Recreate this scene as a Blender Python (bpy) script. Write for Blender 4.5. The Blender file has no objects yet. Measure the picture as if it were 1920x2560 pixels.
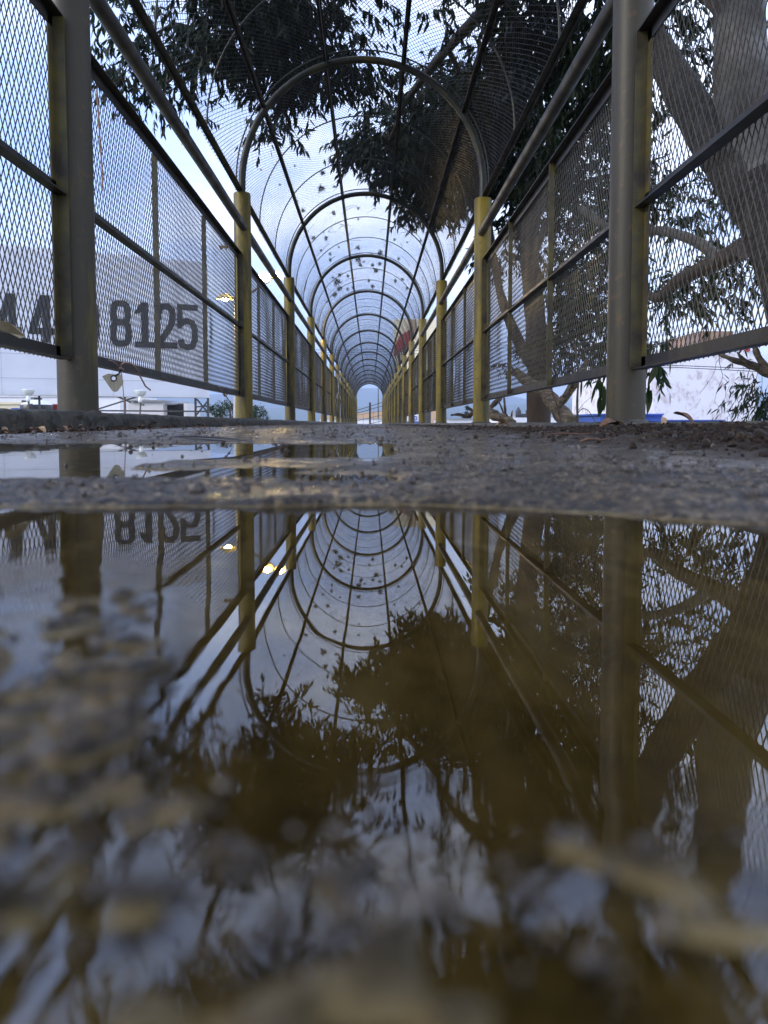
import bpy, math, random
import numpy as np
from mathutils import Vector, Matrix, noise as mnoise
random.seed(7)
rng = np.random.default_rng(11)
S = bpy.context.scene
COL = S.collection
R = math.radians

# ------------------------------------------------------------------ camera
CZ = 0.020                      # lens height above the water
F = 1920.0                      # focal length in photo pixels
PITCH, YAW = 3.56, 1.01
cam_d = bpy.data.cameras.new('camera')
cam = bpy.data.objects.new('camera', cam_d); COL.objects.link(cam)
cam.location = (0, 0, CZ)
cam.rotation_euler = (R(90 - PITCH), 0, -R(YAW))
cam_d.sensor_fit = 'VERTICAL'; cam_d.sensor_height = 36; cam_d.sensor_width = 36
cam_d.lens = 27.0
cam_d.shift_y = -101.6 / 2560
cam_d.clip_start = 0.002; cam_d.clip_end = 9000
cam_d.dof.use_dof = True
cam_d.dof.focus_distance = 3.2
cam_d.dof.aperture_fstop = 23
S.camera = cam

# ------------------------------------------------------------------ world and sun
SUN_EL, SUN_AZ = 27.0, -112.0    # azimuth measured from +Y towards +X
w = bpy.data.worlds.new('World'); S.world = w; w.use_nodes = True
nt = w.node_tree; nt.nodes.clear()
def N(nt, typ, **kw):
    n = nt.nodes.new(typ)
    for k, v in kw.items():
        if k.startswith('i_'):
            n.inputs[k[2:].replace('_', ' ')].default_value = v
        else:
            setattr(n, k, v)
    return n
def ramp(nt, fac, stops, interp='LINEAR'):
    r = nt.nodes.new('ShaderNodeValToRGB'); r.color_ramp.interpolation = interp
    el = r.color_ramp.elements
    while len(el) < len(stops): el.new(0.5)
    for e, (p, c) in zip(el, stops):
        e.position = p; e.color = (c[0], c[1], c[2], 1) if hasattr(c, '__len__') else (c, c, c, 1)
    nt.links.new(fac, r.inputs[0]); return r
out = N(nt, 'ShaderNodeOutputWorld'); bg = N(nt, 'ShaderNodeBackground')
sky = N(nt, 'ShaderNodeTexSky', sky_type='NISHITA', sun_disc=False, sun_elevation=R(SUN_EL), sun_rotation=R(SUN_AZ))
sky.air_density = 1.0; sky.dust_density = 2.0; sky.ozone_density = 1.5
tc = N(nt, 'ShaderNodeTexCoord')
mp = N(nt, 'ShaderNodeMapping'); mp.inputs['Scale'].default_value = (1.0, 1.0, 2.6)
nt.links.new(tc.outputs['Generated'], mp.inputs[0])
nz = N(nt, 'ShaderNodeTexNoise'); nz.inputs['Scale'].default_value = 2.2; nz.inputs['Detail'].default_value = 7; nz.inputs['Roughness'].default_value = .55
nt.links.new(mp.outputs[0], nz.inputs[0])
sxw = N(nt, 'ShaderNodeSeparateXYZ'); nt.links.new(tc.outputs['Generated'], sxw.inputs[0])
adw = N(nt, 'ShaderNodeMath', operation='MULTIPLY_ADD'); nt.links.new(sxw.outputs[0], adw.inputs[0]); adw.inputs[1].default_value = .16; nt.links.new(nz.outputs[0], adw.inputs[2])
cl = ramp(nt, adw.outputs[0], [(0.34, (2.3, 3.4, 6.6)), (0.50, (3.9, 4.8, 7.3)), (0.65, (7.4, 7.8, 8.8))])
mx = N(nt, 'ShaderNodeMix', data_type='RGBA'); mx.inputs['Factor'].default_value = 0.82
nt.links.new(sky.outputs[0], mx.inputs['A']); nt.links.new(cl.outputs[0], mx.inputs['B'])
nt.links.new(mx.outputs['Result'], bg.inputs['Color'])
bg.inputs['Strength'].default_value = 0.15
nt.links.new(bg.outputs[0], out.inputs[0])
sun_d = bpy.data.lights.new('sun', 'SUN'); sun = bpy.data.objects.new('sun', sun_d); COL.objects.link(sun)
sun_d.energy = 1.4; sun_d.angle = R(14); sun_d.color = (1.0, 0.93, 0.78)
sd = Vector((math.sin(R(SUN_AZ)) * math.cos(R(SUN_EL)), math.cos(R(SUN_AZ)) * math.cos(R(SUN_EL)), math.sin(R(SUN_EL))))
sun.rotation_euler = (-sd).to_track_quat('-Z', 'Y').to_euler()
S.view_settings.view_transform = 'Standard'; S.view_settings.look = 'None'
S.view_settings.exposure = 1.17; S.view_settings.gamma = 1
S.cycles.use_denoising = True
S.cycles.max_bounces = 8; S.cycles.diffuse_bounces = 3; S.cycles.glossy_bounces = 4
S.cycles.transparent_max_bounces = 12; S.cycles.transmission_bounces = 3; S.cycles.volume_bounces = 0
S.cycles.sample_clamp_indirect = 12
S.cycles.caustics_refractive = False

# ------------------------------------------------------------------ helpers
RM = Matrix.Rotation(-R(YAW), 3, 'Z') @ Matrix.Rotation(R(90 - PITCH), 3, 'X')
def at(x, y, Y):
    """photo pixel and distance along the bridge -> world point"""
    v = RM @ Vector(((x - 960) / F, (1280 - y - 101.6) / F, -1))
    t = Y / v.y
    return Vector((v.x * t, Y, CZ + v.z * t))

def tag(o, label=None, cat=None, group=None, kind=None):
    if label: o['label'] = label
    if cat: o['category'] = cat
    if group: o['group'] = group
    if kind: o['kind'] = kind
    return o

def new_obj(name, me, parent=None):
    o = bpy.data.objects.new(name, me); COL.objects.link(o)
    if parent is not None: o.parent = parent
    return o

def empty(name, loc=(0, 0, 0), rot=(0, 0, 0)):
    o = bpy.data.objects.new(name, None); COL.objects.link(o)
    o.location = loc; o.rotation_euler = rot; o.empty_display_size = .1
    return o

def np_mesh(name, V, Fc, mat, smooth=False):
    """fast mesh from an (n,3) array and an (m,k) face array"""
    me = bpy.data.meshes.new(name)
    V = np.asarray(V, dtype=np.float32); Fc = np.asarray(Fc, dtype=np.int32)
    m, k = Fc.shape
    me.vertices.add(len(V)); me.vertices.foreach_set('co', V.ravel())
    me.loops.add(m * k); me.loops.foreach_set('vertex_index', Fc.ravel())
    me.polygons.add(m); me.polygons.foreach_set('loop_start', np.arange(0, m * k, k, dtype=np.int32))
    me.polygons.foreach_set('use_smooth', np.full(m, smooth, dtype=bool))
    me.materials.append(mat)
    me.update(calc_edges=True); me.validate()
    return me

class MB:
    def __init__(s): s.v = []; s.f = []; s.sm = []
    def add(s, vs, fs, smooth=False):
        o = len(s.v); s.v += [tuple(v) for v in vs]
        s.f += [tuple(i + o for i in f) for f in fs]; s.sm += [smooth] * len(fs); return s
    def box(s, a, b):
        (x0, y0, z0), (x1, y1, z1) = a, b
        vs = [(x0,y0,z0),(x1,y0,z0),(x1,y1,z0),(x0,y1,z0),(x0,y0,z1),(x1,y0,z1),(x1,y1,z1),(x0,y1,z1)]
        return s.add(vs, [(0,3,2,1),(4,5,6,7),(0,1,5,4),(1,2,6,5),(2,3,7,6),(3,0,4,7)])
    def bar(s, p, q, wx, wz=None):
        """rectangular bar from p to q"""
        p = Vector(p); q = Vector(q); wz = wz or wx
        d = (q - p).normalized(); up = Vector((0, 0, 1)) if abs(d.z) < .95 else Vector((0, 1, 0))
        a = d.cross(up).normalized() * wx / 2; b = a.cross(d).normalized() * wz / 2
        vs = [p-a-b, p+a-b, p+a+b, p-a+b, q-a-b, q+a-b, q+a+b, q-a+b]
        return s.add(vs, [(0,1,2,3),(7,6,5,4),(0,4,5,1),(1,5,6,2),(2,6,7,3),(3,7,4,0)])
    def tube(s, pts, rad, n=12, cap=True):
        pts = [Vector(p) for p in pts]; m = len(pts)
        if not hasattr(rad, '__len__'): rad = [rad] * m
        vs = []; fs = []; a = None
        for i, p in enumerate(pts):
            d = (pts[min(i+1, m-1)] - pts[max(i-1, 0)])
            if d.length < 1e-9: d = Vector((0, 0, 1))
            d.normalize()
            if a is None:
                up = Vector((0, 0, 1)) if abs(d.z) < .9 else Vector((1, 0, 0))
                a = d.cross(up).normalized()
            else:
                a = (a - d * a.dot(d)).normalized()
            b = d.cross(a)
            for k in range(n):
                t = 2 * math.pi * k / n
                vs.append(p + (a * math.cos(t) + b * math.sin(t)) * rad[i])
        for i in range(m - 1):
            for k in range(n):
                k2 = (k + 1) % n
                fs.append((i*n+k, i*n+k2, (i+1)*n+k2, (i+1)*n+k))
        s.add(vs, fs, True)
        if cap:
            s.add([vs[k] for k in range(n)], [tuple(reversed(range(n)))])
            s.add([vs[(m-1)*n+k] for k in range(n)], [tuple(range(n))])
        return s
    def lathe(s, prof, c=(0, 0, 0), n=24):
        c = Vector(c); vs = []; fs = []
        for r, z in prof:
            for k in range(n):
                t = 2 * math.pi * k / n
                vs.append(c + Vector((r * math.cos(t), r * math.sin(t), z)))
        for i in range(len(prof) - 1):
            for k in range(n):
                k2 = (k + 1) % n
                fs.append((i*n+k, i*n+k2, (i+1)*n+k2, (i+1)*n+k))
        return s.add(vs, fs, True)
    def mesh(s, name, mat):
        me = bpy.data.meshes.new(name); me.from_pydata(s.v, [], s.f)
        me.polygons.foreach_set('use_smooth', s.sm); me.materials.append(mat); me.update(); return me
    def build(s, name, mat, parent=None):
        return new_obj(name, s.mesh(name, mat), parent)

# ------------------------------------------------------------------ materials
def mat_new(name):
    m = bpy.data.materials.new(name); m.use_nodes = True
    nt = m.node_tree; b = nt.nodes['Principled BSDF']; return m, nt, b
def noise_tex(nt, scale, detail=5, rough=.55, coord='Object', stretch=None, dist=0):
    tc = nt.nodes.new('ShaderNodeTexCoord'); n = nt.nodes.new('ShaderNodeTexNoise')
    n.inputs['Scale'].default_value = scale; n.inputs['Detail'].default_value = detail
    n.inputs['Roughness'].default_value = rough; n.inputs['Distortion'].default_value = dist
    if stretch:
        mp = nt.nodes.new('ShaderNodeMapping'); mp.inputs['Scale'].default_value = stretch
        nt.links.new(tc.outputs[coord], mp.inputs[0]); nt.links.new(mp.outputs[0], n.inputs['Vector'])
    else:
        nt.links.new(tc.outputs[coord], n.inputs['Vector'])
    return n.outputs['Fac']
def bump(nt, b, fac, dist, strength=.6):
    bp = nt.nodes.new('ShaderNodeBump'); bp.inputs['Distance'].default_value = dist
    bp.inputs['Strength'].default_value = strength
    nt.links.new(fac, bp.inputs['Height']); nt.links.new(bp.outputs[0], b.inputs['Normal']); return bp
def mottled(name, c1, c2, scale=8, rough=(.4, .7), metal=0, bmp=.002, stretch=None, c3=None, spec=.5, lo=.35, hi=.65):
    m, nt, b = mat_new(name)
    f = noise_tex(nt, scale, 6, .6, stretch=stretch)
    stops = [(lo, c1), (hi, c2)] if c3 is None else [(lo, c1), ((lo+hi)/2, c2), (hi, c3)]
    r = ramp(nt, f, stops); nt.links.new(r.outputs[0], b.inputs['Base Color'])
    r2 = ramp(nt, f, [(.3, rough[0]), (.7, rough[1])]); nt.links.new(r2.outputs[0], b.inputs['Roughness'])
    b.inputs['Metallic'].default_value = metal; b.inputs['Specular IOR Level'].default_value = spec
    if bmp: bump(nt, b, noise_tex(nt, scale * 6, 4), bmp)
    return m
def plain(name, c, rough=.6, metal=0):
    m, nt, b = mat_new(name); b.inputs['Base Color'].default_value = (*c, 1)
    f = noise_tex(nt, 20, 4); r = ramp(nt, f, [(.3, tuple(v*.82 for v in c)), (.7, tuple(min(1, v*1.12) for v in c))])
    nt.links.new(r.outputs[0], b.inputs['Base Color'])
    b.inputs['Roughness'].default_value = rough; b.inputs['Metallic'].default_value = metal; return m

M = {}
# posts: mustard paint under a grey film of dirt, rust freckles; silhouette shade painted into the nearest
m, nt_, b = mat_new('post_paint')
f1 = noise_tex(nt_, 3.0, 6, .62, stretch=(3.2, 3.2, .55))
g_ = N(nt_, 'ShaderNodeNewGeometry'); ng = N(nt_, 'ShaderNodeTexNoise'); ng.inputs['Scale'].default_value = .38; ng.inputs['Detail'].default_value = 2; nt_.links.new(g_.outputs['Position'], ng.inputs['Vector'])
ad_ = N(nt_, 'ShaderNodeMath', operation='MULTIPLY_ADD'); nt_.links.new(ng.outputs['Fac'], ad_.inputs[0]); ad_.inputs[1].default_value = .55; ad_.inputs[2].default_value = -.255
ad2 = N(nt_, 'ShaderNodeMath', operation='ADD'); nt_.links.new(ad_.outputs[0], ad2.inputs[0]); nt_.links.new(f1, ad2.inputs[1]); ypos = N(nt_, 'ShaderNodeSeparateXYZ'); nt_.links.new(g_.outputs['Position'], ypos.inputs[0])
near_shade = N(nt_, 'ShaderNodeMapRange'); nt_.links.new(ypos.outputs['Y'], near_shade.inputs[0])  # nearest posts darkened by distance: their silhouette shade is put into the film colour
for i_, v in enumerate((3.0, 6.4, .12, -.055)): near_shade.inputs[i_ + 1].default_value = v
ad3 = N(nt_, 'ShaderNodeMath', operation='ADD'); nt_.links.new(ad2.outputs[0], ad3.inputs[0]); nt_.links.new(near_shade.outputs[0], ad3.inputs[1]); f1 = ad3.outputs[0]
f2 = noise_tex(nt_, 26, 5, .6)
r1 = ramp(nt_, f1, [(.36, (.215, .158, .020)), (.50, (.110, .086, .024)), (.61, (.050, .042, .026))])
r2 = ramp(nt_, f2, [(.60, 0), (.72, 1)])
mxn = N(nt_, 'ShaderNodeMix', data_type='RGBA'); nt_.links.new(r2.outputs[0], mxn.inputs['Factor'])
nt_.links.new(r1.outputs[0], mxn.inputs['A']); mxn.inputs['B'].default_value = (.10, .06, .03, 1)
nt_.links.new(mxn.outputs['Result'], b.inputs['Base Color'])
b.inputs['Roughness'].default_value = .5; b.inputs['Specular IOR Level'].default_value = .35
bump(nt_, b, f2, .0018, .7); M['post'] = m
M['rail'] = mottled('rail_paint', (.022, .018, .010), (.014, .013, .010), 9, (.4, .6), c3=(.035, .024, .016), bmp=.001)
M['handrail'] = mottled('handrail_paint', (.052, .044, .028), (.036, .032, .025), 7, (.36, .6), c3=(.022, .016, .010), bmp=.001)
M['stile'] = mottled('stile_paint', (.11, .088, .018), (.07, .058, .022), 9, (.4, .6), c3=(.035, .025, .015), bmp=.001)
M['mesh'] = mottled('expanded_metal', (.055, .043, .018), (.036, .031, .022), 5, (.4, .6), c3=(.035, .025, .018), bmp=0)
M['roofmesh'] = mottled('roof_metal', (.018, .018, .017), (.012, .012, .013), 5, (.4, .6), c3=(.014, .011, .009), bmp=0, spec=.2)
M['arch'] = mottled('arch_paint', (.06, .048, .011), (.022, .024, .018), 6, (.35, .6), c3=(.014, .012, .010), bmp=.001)
M['rust'] = mottled('rusty_angle', (.03, .016, .009), (.016, .012, .009), 14, (.5, .8), c3=(.009, .008, .007), bmp=.001)
M['bark'] = mottled('bark', (.017, .011, .008), (.034, .028, .022), 5, (.7, .9), bmp=.035, stretch=(4, 4, .8), c3=(.075, .068, .058))
M['palebark'] = mottled('pale_bark', (.16, .15, .14), (.095, .088, .076), 4, (.6, .8), bmp=.012, c3=(.04, .03, .022))
M['twig'] = mottled('twig_bark', (.10, .07, .05), (.055, .04, .03), 30, (.7, .9), bmp=.002)
M['deadwood'] = mottled('dead_wood', (.26, .20, .13), (.13, .10, .07), 9, (.6, .9), bmp=.012, stretch=(1, 4, 4), c3=(.05, .04, .03))
# leaves
def leaf_mat(name, a, b_, c):
    m, nt, b = mat_new(name)
    f = noise_tex(nt, 1.4, 3); r = ramp(nt, f, [(.35, a), (.52, b_), (.68, c)])
    nt.links.new(r.outputs[0], b.inputs['Base Color']); b.inputs['Roughness'].default_value = .55; b.inputs['Specular IOR Level'].default_value = .2
    tr = nt.nodes.new('ShaderNodeBsdfTranslucent'); nt.links.new(r.outputs[0], tr.inputs[0])
    mi = nt.nodes.new('ShaderNodeMixShader'); mi.inputs[0].default_value = .16
    nt.links.new(b.outputs[0], mi.inputs[1]); nt.links.new(tr.outputs[0], mi.inputs[2])
    nt.links.new(mi.outputs[0], nt.nodes['Material Output'].inputs[0]); return m
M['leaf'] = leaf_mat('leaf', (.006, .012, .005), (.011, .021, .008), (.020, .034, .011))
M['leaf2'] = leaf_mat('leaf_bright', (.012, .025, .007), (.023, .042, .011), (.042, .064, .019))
M['dryleaf'] = mottled('dry_leaf', (.42, .30, .16), (.30, .19, .10), 60, (.5, .8), bmp=.001, c3=(.50, .40, .26))
M['brownleaf'] = mottled('brown_leaf', (.16, .08, .04), (.10, .05, .03), 60, (.4, .7), bmp=.001)
M['seed'] = mottled('seed', (.045, .025, .015), (.025, .015, .010), 2.0, (.3, .6), bmp=.02, c3=(.13, .08, .03))
M['airplant'] = mottled('air_plant', (.05, .06, .045), (.09, .095, .075), 30, (.8, .9), bmp=0)
M['white'] = mottled('white_wall', (.72, .70, .71), (.80, .78, .79), 1.5, (.7, .9), bmp=.003)
M['board'] = mottled('board_sheet', (.80, .79, .79), (.88, .87, .87), .8, (.55, .75), bmp=.0, c3=(.92, .91, .91))
tr_ = M['board'].node_tree; pb_ = tr_.nodes['Principled BSDF']; tl = tr_.nodes.new('ShaderNodeBsdfTranslucent'); tl.inputs[0].default_value = (.86, .86, .90, 1)
mb_ = tr_.nodes.new('ShaderNodeMixShader'); mb_.inputs[0].default_value = .50; tr_.links.new(pb_.outputs[0], mb_.inputs[1]); tr_.links.new(tl.outputs[0], mb_.inputs[2]); tr_.links.new(mb_.outputs[0], tr_.nodes['Material Output'].inputs[0])
M['reflector'] = plain('glow_tinted_bowl', (.80, .58, .22), .3)  # bowl coloured golden, so the bulb's warm glow is in the paint
M['black'] = plain('black_paint', (.022, .023, .026), .6)
M['steel'] = mottled('dark_steel', (.09, .085, .08), (.05, .045, .04), 3, (.5, .7), bmp=0)
M['galv'] = plain('galvanised', (.42, .43, .44), .4, .6)
M['blue'] = plain('blue_paint', (.05, .11, .42), .55)
M['red'] = plain('red_paint', (.42, .055, .04), .6)
M['tan'] = plain('tan_wall', (.55, .36, .22), .8)
M['oldbrick'] = mottled('old_brick', (.16, .13, .11), (.20, .12, .08), 1.2, (.7, .9), bmp=0, c3=(.30, .20, .13))
M['cream'] = plain('cream_board', (.80, .70, .48), .6)
M['plastic'] = plain('black_plastic', (.03, .03, .033), .4)
M['rope'] = mottled('pink_wire', (.42, .26, .20), (.30, .17, .12), 60, (.5, .7), bmp=0)
M['tag'] = mottled('tag_sheet', (.55, .50, .36), (.45, .39, .27), 30, (.5, .7), bmp=.0005)
M['glasswhite'] = plain('enamel', (.75, .77, .78), .25)
m, nt_, b = mat_new('lamp_glow'); b.inputs['Base Color'].default_value = (1, .9, .6, 1)
b.inputs['Emission Color'].default_value = (1.0, .72, .30, 1); b.inputs['Emission Strength'].default_value = 480; M['glow'] = m
# spotted white wall
m, nt_, b = mat_new('spotted_wall')
f1 = noise_tex(nt_, 2.6, 8, .72, stretch=(1, 1, .7))
r1 = ramp(nt_, f1, [(.50, (.76, .74, .78)), (.58, (.60, .54, .56)), (.68, (.40, .32, .32))])
nt_.links.new(r1.outputs[0], b.inputs['Base Color']); b.inputs['Roughness'].default_value = .85; M['spotwall'] = m
# wet concrete deck; silt where it lies under water level
m, nt_, b = mat_new('wet_concrete')
fa = noise_tex(nt_, 420, 6, .65); fb = noise_tex(nt_, 34, 6, .6); fc = noise_tex(nt_, 3.2, 5, .6)
ra = ramp(nt_, fa, [(.41, (.008, .006, .004)), (.50, (.050, .041, .030)), (.60, (.27, .23, .17))])
rb = ramp(nt_, fb, [(.38, (.42, .36, .29)), (.62, (1.35, 1.24, 1.05))])
mu = N(nt_, 'ShaderNodeMix', data_type='RGBA', blend_type='MULTIPLY'); mu.inputs['Factor'].default_value = 1
nt_.links.new(ra.outputs[0], mu.inputs['A']); nt_.links.new(rb.outputs[0], mu.inputs['B'])
rc = ramp(nt_, fc, [(.40, (.62, .55, .45)), (.62, (1.15, 1.13, 1.12))])
mu2 = N(nt_, 'ShaderNodeMix', data_type='RGBA', blend_type='MULTIPLY'); mu2.inputs['Factor'].default_value = 1
nt_.links.new(mu.outputs['Result'], mu2.inputs['A']); nt_.links.new(rc.outputs[0], mu2.inputs['B'])
geo = N(nt_, 'ShaderNodeNewGeometry'); sx = N(nt_, 'ShaderNodeSeparateXYZ'); nt_.links.new(geo.outputs['Position'], sx.inputs[0])
vo = N(nt_, 'ShaderNodeTexVoronoi', feature='DISTANCE_TO_EDGE'); vo.inputs['Scale'].default_value = 2.6
vtc = N(nt_, 'ShaderNodeTexCoord'); vns = N(nt_, 'ShaderNodeTexNoise'); vns.inputs['Scale'].default_value = 9; vns.inputs['Detail'].default_value = 4
nt_.links.new(vtc.outputs['Object'], vns.inputs['Vector']); vmx = N(nt_, 'ShaderNodeMix', data_type='RGBA', blend_type='LINEAR_LIGHT'); vmx.inputs['Factor'].default_value = .12
nt_.links.new(vtc.outputs['Object'], vmx.inputs['A']); nt_.links.new(vns.outputs['Color'], vmx.inputs['B']); nt_.links.new(vmx.outputs['Result'], vo.inputs['Vector'])
vr = ramp(nt_, vo.outputs['Distance'], [(.0, (.12, .10, .08)), (.012, (.35, .32, .28)), (.022, (1, 1, 1))])
mu4 = N(nt_, 'ShaderNodeMix', data_type='RGBA', blend_type='MULTIPLY'); mu4.inputs['Factor'].default_value = .8
nt_.links.new(mu2.outputs['Result'], mu4.inputs['A']); nt_.links.new(vr.outputs[0], mu4.inputs['B']); mu2 = mu4
mr = N(nt_, 'ShaderNodeMapRange'); mr.inputs['From Min'].default_value = -.0010; mr.inputs['From Max'].default_value = .0006
nt_.links.new(sx.outputs['Z'], mr.inputs[0])
silt = ramp(nt_, noise_tex(nt_, 70, 6, .6, stretch=(1, .35, 1)), [(.34, (.20, .135, .040)), (.50, (.48, .34, .115)), (.66, (.78, .60, .26))])
mud = N(nt_, 'ShaderNodeMapRange'); mud.inputs['From Min'].default_value = .034; mud.inputs['From Max'].default_value = .050; nt_.links.new(sx.outputs['Y'], mud.inputs[0])
mdn = N(nt_, 'ShaderNodeMath', operation='MULTIPLY_ADD'); nt_.links.new(noise_tex(nt_, 160, 4, .6), mdn.inputs[0]); mdn.inputs[1].default_value = .9; nt_.links.new(mud.outputs[0], mdn.inputs[2])
mdc = N(nt_, 'ShaderNodeMapRange'); mdc.inputs['From Min'].default_value = .45; mdc.inputs['From Max'].default_value = .70; nt_.links.new(mdn.outputs[0], mdc.inputs[0])
mudc = ramp(nt_, noise_tex(nt_, 260, 6, .65), [(.36, (.030, .021, .009)), (.50, (.085, .062, .028)), (.66, (.20, .155, .08))])
mxm = N(nt_, 'ShaderNodeMix', data_type='RGBA'); nt_.links.new(mdc.outputs[0], mxm.inputs['Factor']); nt_.links.new(mudc.outputs[0], mxm.inputs['A']); nt_.links.new(mu2.outputs['Result'], mxm.inputs['B'])
mx3 = N(nt_, 'ShaderNodeMix', data_type='RGBA'); nt_.links.new(mr.outputs[0], mx3.inputs['Factor'])
nt_.links.new(silt.outputs[0], mx3.inputs['A']); nt_.links.new(mxm.outputs['Result'], mx3.inputs['B'])
nt_.links.new(mx3.outputs['Result'], b.inputs['Base Color'])
rr = ramp(nt_, fb, [(.35, .06), (.65, .30)])
b.inputs['Specular IOR Level'].default_value = .55
dn = noise_tex(nt_, 6, 5, .6); dsum = N(nt_, 'ShaderNodeMath', operation='MULTIPLY_ADD'); nt_.links.new(dn, dsum.inputs[0]); dsum.inputs[1].default_value = .45; nt_.links.new(sx.outputs['X'], dsum.inputs[2])
dr = N(nt_, 'ShaderNodeMapRange'); dr.inputs['From Min'].default_value = .40; dr.inputs['From Max'].default_value = .54; nt_.links.new(dsum.outputs[0], dr.inputs[0])
dsub = N(nt_, 'ShaderNodeMath', operation='MULTIPLY_ADD'); nt_.links.new(dn, dsub.inputs[0]); dsub.inputs[1].default_value = -.30; nt_.links.new(sx.outputs['X'], dsub.inputs[2])
dl_ = N(nt_, 'ShaderNodeMapRange'); dl_.inputs['From Min'].default_value = -.92; dl_.inputs['From Max'].default_value = -1.02; nt_.links.new(dsub.outputs[0], dl_.inputs[0])
dmx = N(nt_, 'ShaderNodeMath', operation='MAXIMUM'); nt_.links.new(dr.outputs[0], dmx.inputs[0]); nt_.links.new(dl_.outputs[0], dmx.inputs[1])
fd = noise_tex(nt_, 150, 6, .65); rd = ramp(nt_, fd, [(.38, (.010, .007, .005)), (.52, (.035, .023, .016)), (.68, (.10, .07, .048))])
mx4 = N(nt_, 'ShaderNodeMix', data_type='RGBA'); nt_.links.new(dmx.outputs[0], mx4.inputs['Factor']); nt_.links.new(mx3.outputs['Result'], mx4.inputs['A']); nt_.links.new(rd.outputs[0], mx4.inputs['B'])
nt_.links.new(mx4.outputs['Result'], b.inputs['Base Color'])
mdi = N(nt_, 'ShaderNodeMath', operation='MULTIPLY_ADD'); nt_.links.new(mdc.outputs[0], mdi.inputs[0]); mdi.inputs[1].default_value = -.55; mdi.inputs[2].default_value = .55
dm2 = N(nt_, 'ShaderNodeMath', operation='MAXIMUM'); nt_.links.new(mdi.outputs[0], dm2.inputs[0]); nt_.links.new(dmx.outputs[0], dm2.inputs[1])
rmx = N(nt_, 'ShaderNodeMix'); nt_.links.new(dm2.outputs[0], rmx.inputs['Factor']); nt_.links.new(rr.outputs[0], rmx.inputs['A']); rmx.inputs['B'].default_value = .85; nt_.links.new(rmx.outputs['Result'], b.inputs['Roughness'])
spx = N(nt_, 'ShaderNodeMapRange'); nt_.links.new(dm2.outputs[0], spx.inputs[0]); spx.inputs[3].default_value = .45; spx.inputs[4].default_value = .12; nt_.links.new(spx.outputs[0], b.inputs['Specular IOR Level'])
fe = noise_tex(nt_, 1500, 4, .6); sm2 = N(nt_, 'ShaderNodeMath', operation='MULTIPLY_ADD'); nt_.links.new(fe, sm2.inputs[0]); sm2.inputs[1].default_value = .35; nt_.links.new(fa, sm2.inputs[2])
bump(nt_, b, sm2.outputs[0], .0030, 1.0); M['deck'] = m
# kerb
M['kerb'] = mottled('kerb_concrete', (.016, .015, .012), (.038, .036, .028), 14, (.45, .8), bmp=.008, c3=(.10, .092, .07))
M['dirt'] = mottled('dirt', (.010, .007, .005), (.028, .019, .014), 90, (.6, .9), bmp=.002, c3=(.075, .052, .036), spec=.15)
M['grit'] = mottled('grit', (.022, .015, .010), (.05, .038, .028), 260, (.3, .6), bmp=0, c3=(.22, .19, .155), lo=.35, hi=.72)
# water
m = bpy.data.materials.new('puddle_water'); m.use_nodes = True; nt_ = m.node_tree; nt_.nodes.clear()
o_ = N(nt_, 'ShaderNodeOutputMaterial'); gl = N(nt_, 'ShaderNodeBsdfGlossy'); gl.inputs['Roughness'].default_value = 0.0
tr = N(nt_, 'ShaderNodeBsdfTransparent'); tr.inputs[0].default_value = (.95, .88, .68, 1)
fr = N(nt_, 'ShaderNodeFresnel'); fr.inputs[0].default_value = 1.95
mi = N(nt_, 'ShaderNodeMixShader')
n1 = noise_tex(nt_, 95, 3, .5); n2 = noise_tex(nt_, 26, 2, .5)
geo = N(nt_, 'ShaderNodeNewGeometry'); sx = N(nt_, 'ShaderNodeSeparateXYZ'); nt_.links.new(geo.outputs['Position'], sx.inputs[0])
def mrange(sock, a, b, c=0., d=1.):
    q = N(nt_, 'ShaderNodeMapRange', interpolation_type='SMOOTHSTEP'); nt_.links.new(sock, q.inputs[0])
    for i_, v in enumerate((a, b, c, d)): q.inputs[i_ + 1].default_value = v
    return q.outputs[0]
def mth(op, a, b):
    q = N(nt_, 'ShaderNodeMath', operation=op)
    for i_, v in enumerate((a, b)):
        if isinstance(v, (int, float)): q.inputs[i_].default_value = v
        else: nt_.links.new(v, q.inputs[i_])
    return q.outputs[0]
near = mrange(sx.outputs['Y'], .0430, .031); lx = mth('ADD', sx.outputs['X'], mth('MULTIPLY', mth('SUBTRACT', sx.outputs['Y'], .045), .35)); leftm = mth('MULTIPLY', mrange(lx, -.003, -.018), mrange(sx.outputs['Y'], .125, .10)); patch = ramp(nt_, n2, [(.50, 0), (.64, 1)]).outputs[0]
mask = mth('MAXIMUM', mth('MAXIMUM', mth('MULTIPLY', near, .36), mth('MULTIPLY', leftm, .40)), mth('MULTIPLY', mth('MULTIPLY', patch, mrange(lx, .012, .0)), .05))
mm = N(nt_, 'ShaderNodeMath', operation='MULTIPLY'); nt_.links.new(n1, mm.inputs[0]); nt_.links.new(mask, mm.inputs[1])
bp = N(nt_, 'ShaderNodeBump'); bp.inputs['Distance'].default_value = .00050; bp.inputs['Strength'].default_value = 1
nt_.links.new(mm.outputs[0], bp.inputs['Height'])
for q in (gl, fr): nt_.links.new(bp.outputs[0], q.inputs['Normal'])
nt_.links.new(fr.outputs[0], mi.inputs[0]); nt_.links.new(tr.outputs[0], mi.inputs[1]); nt_.links.new(gl.outputs[0], mi.inputs[2])
nt_.links.new(mi.outputs[0], o_.inputs[0]); M['water'] = m
M['ground'] = mottled('far_ground', (.10, .11, .06), (.16, .15, .11), .02, (.9, 1), bmp=0)
M['hill'] = mottled('hill_forest', (.035, .055, .03), (.07, .09, .05), .012, (.9, 1), bmp=0)

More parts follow.
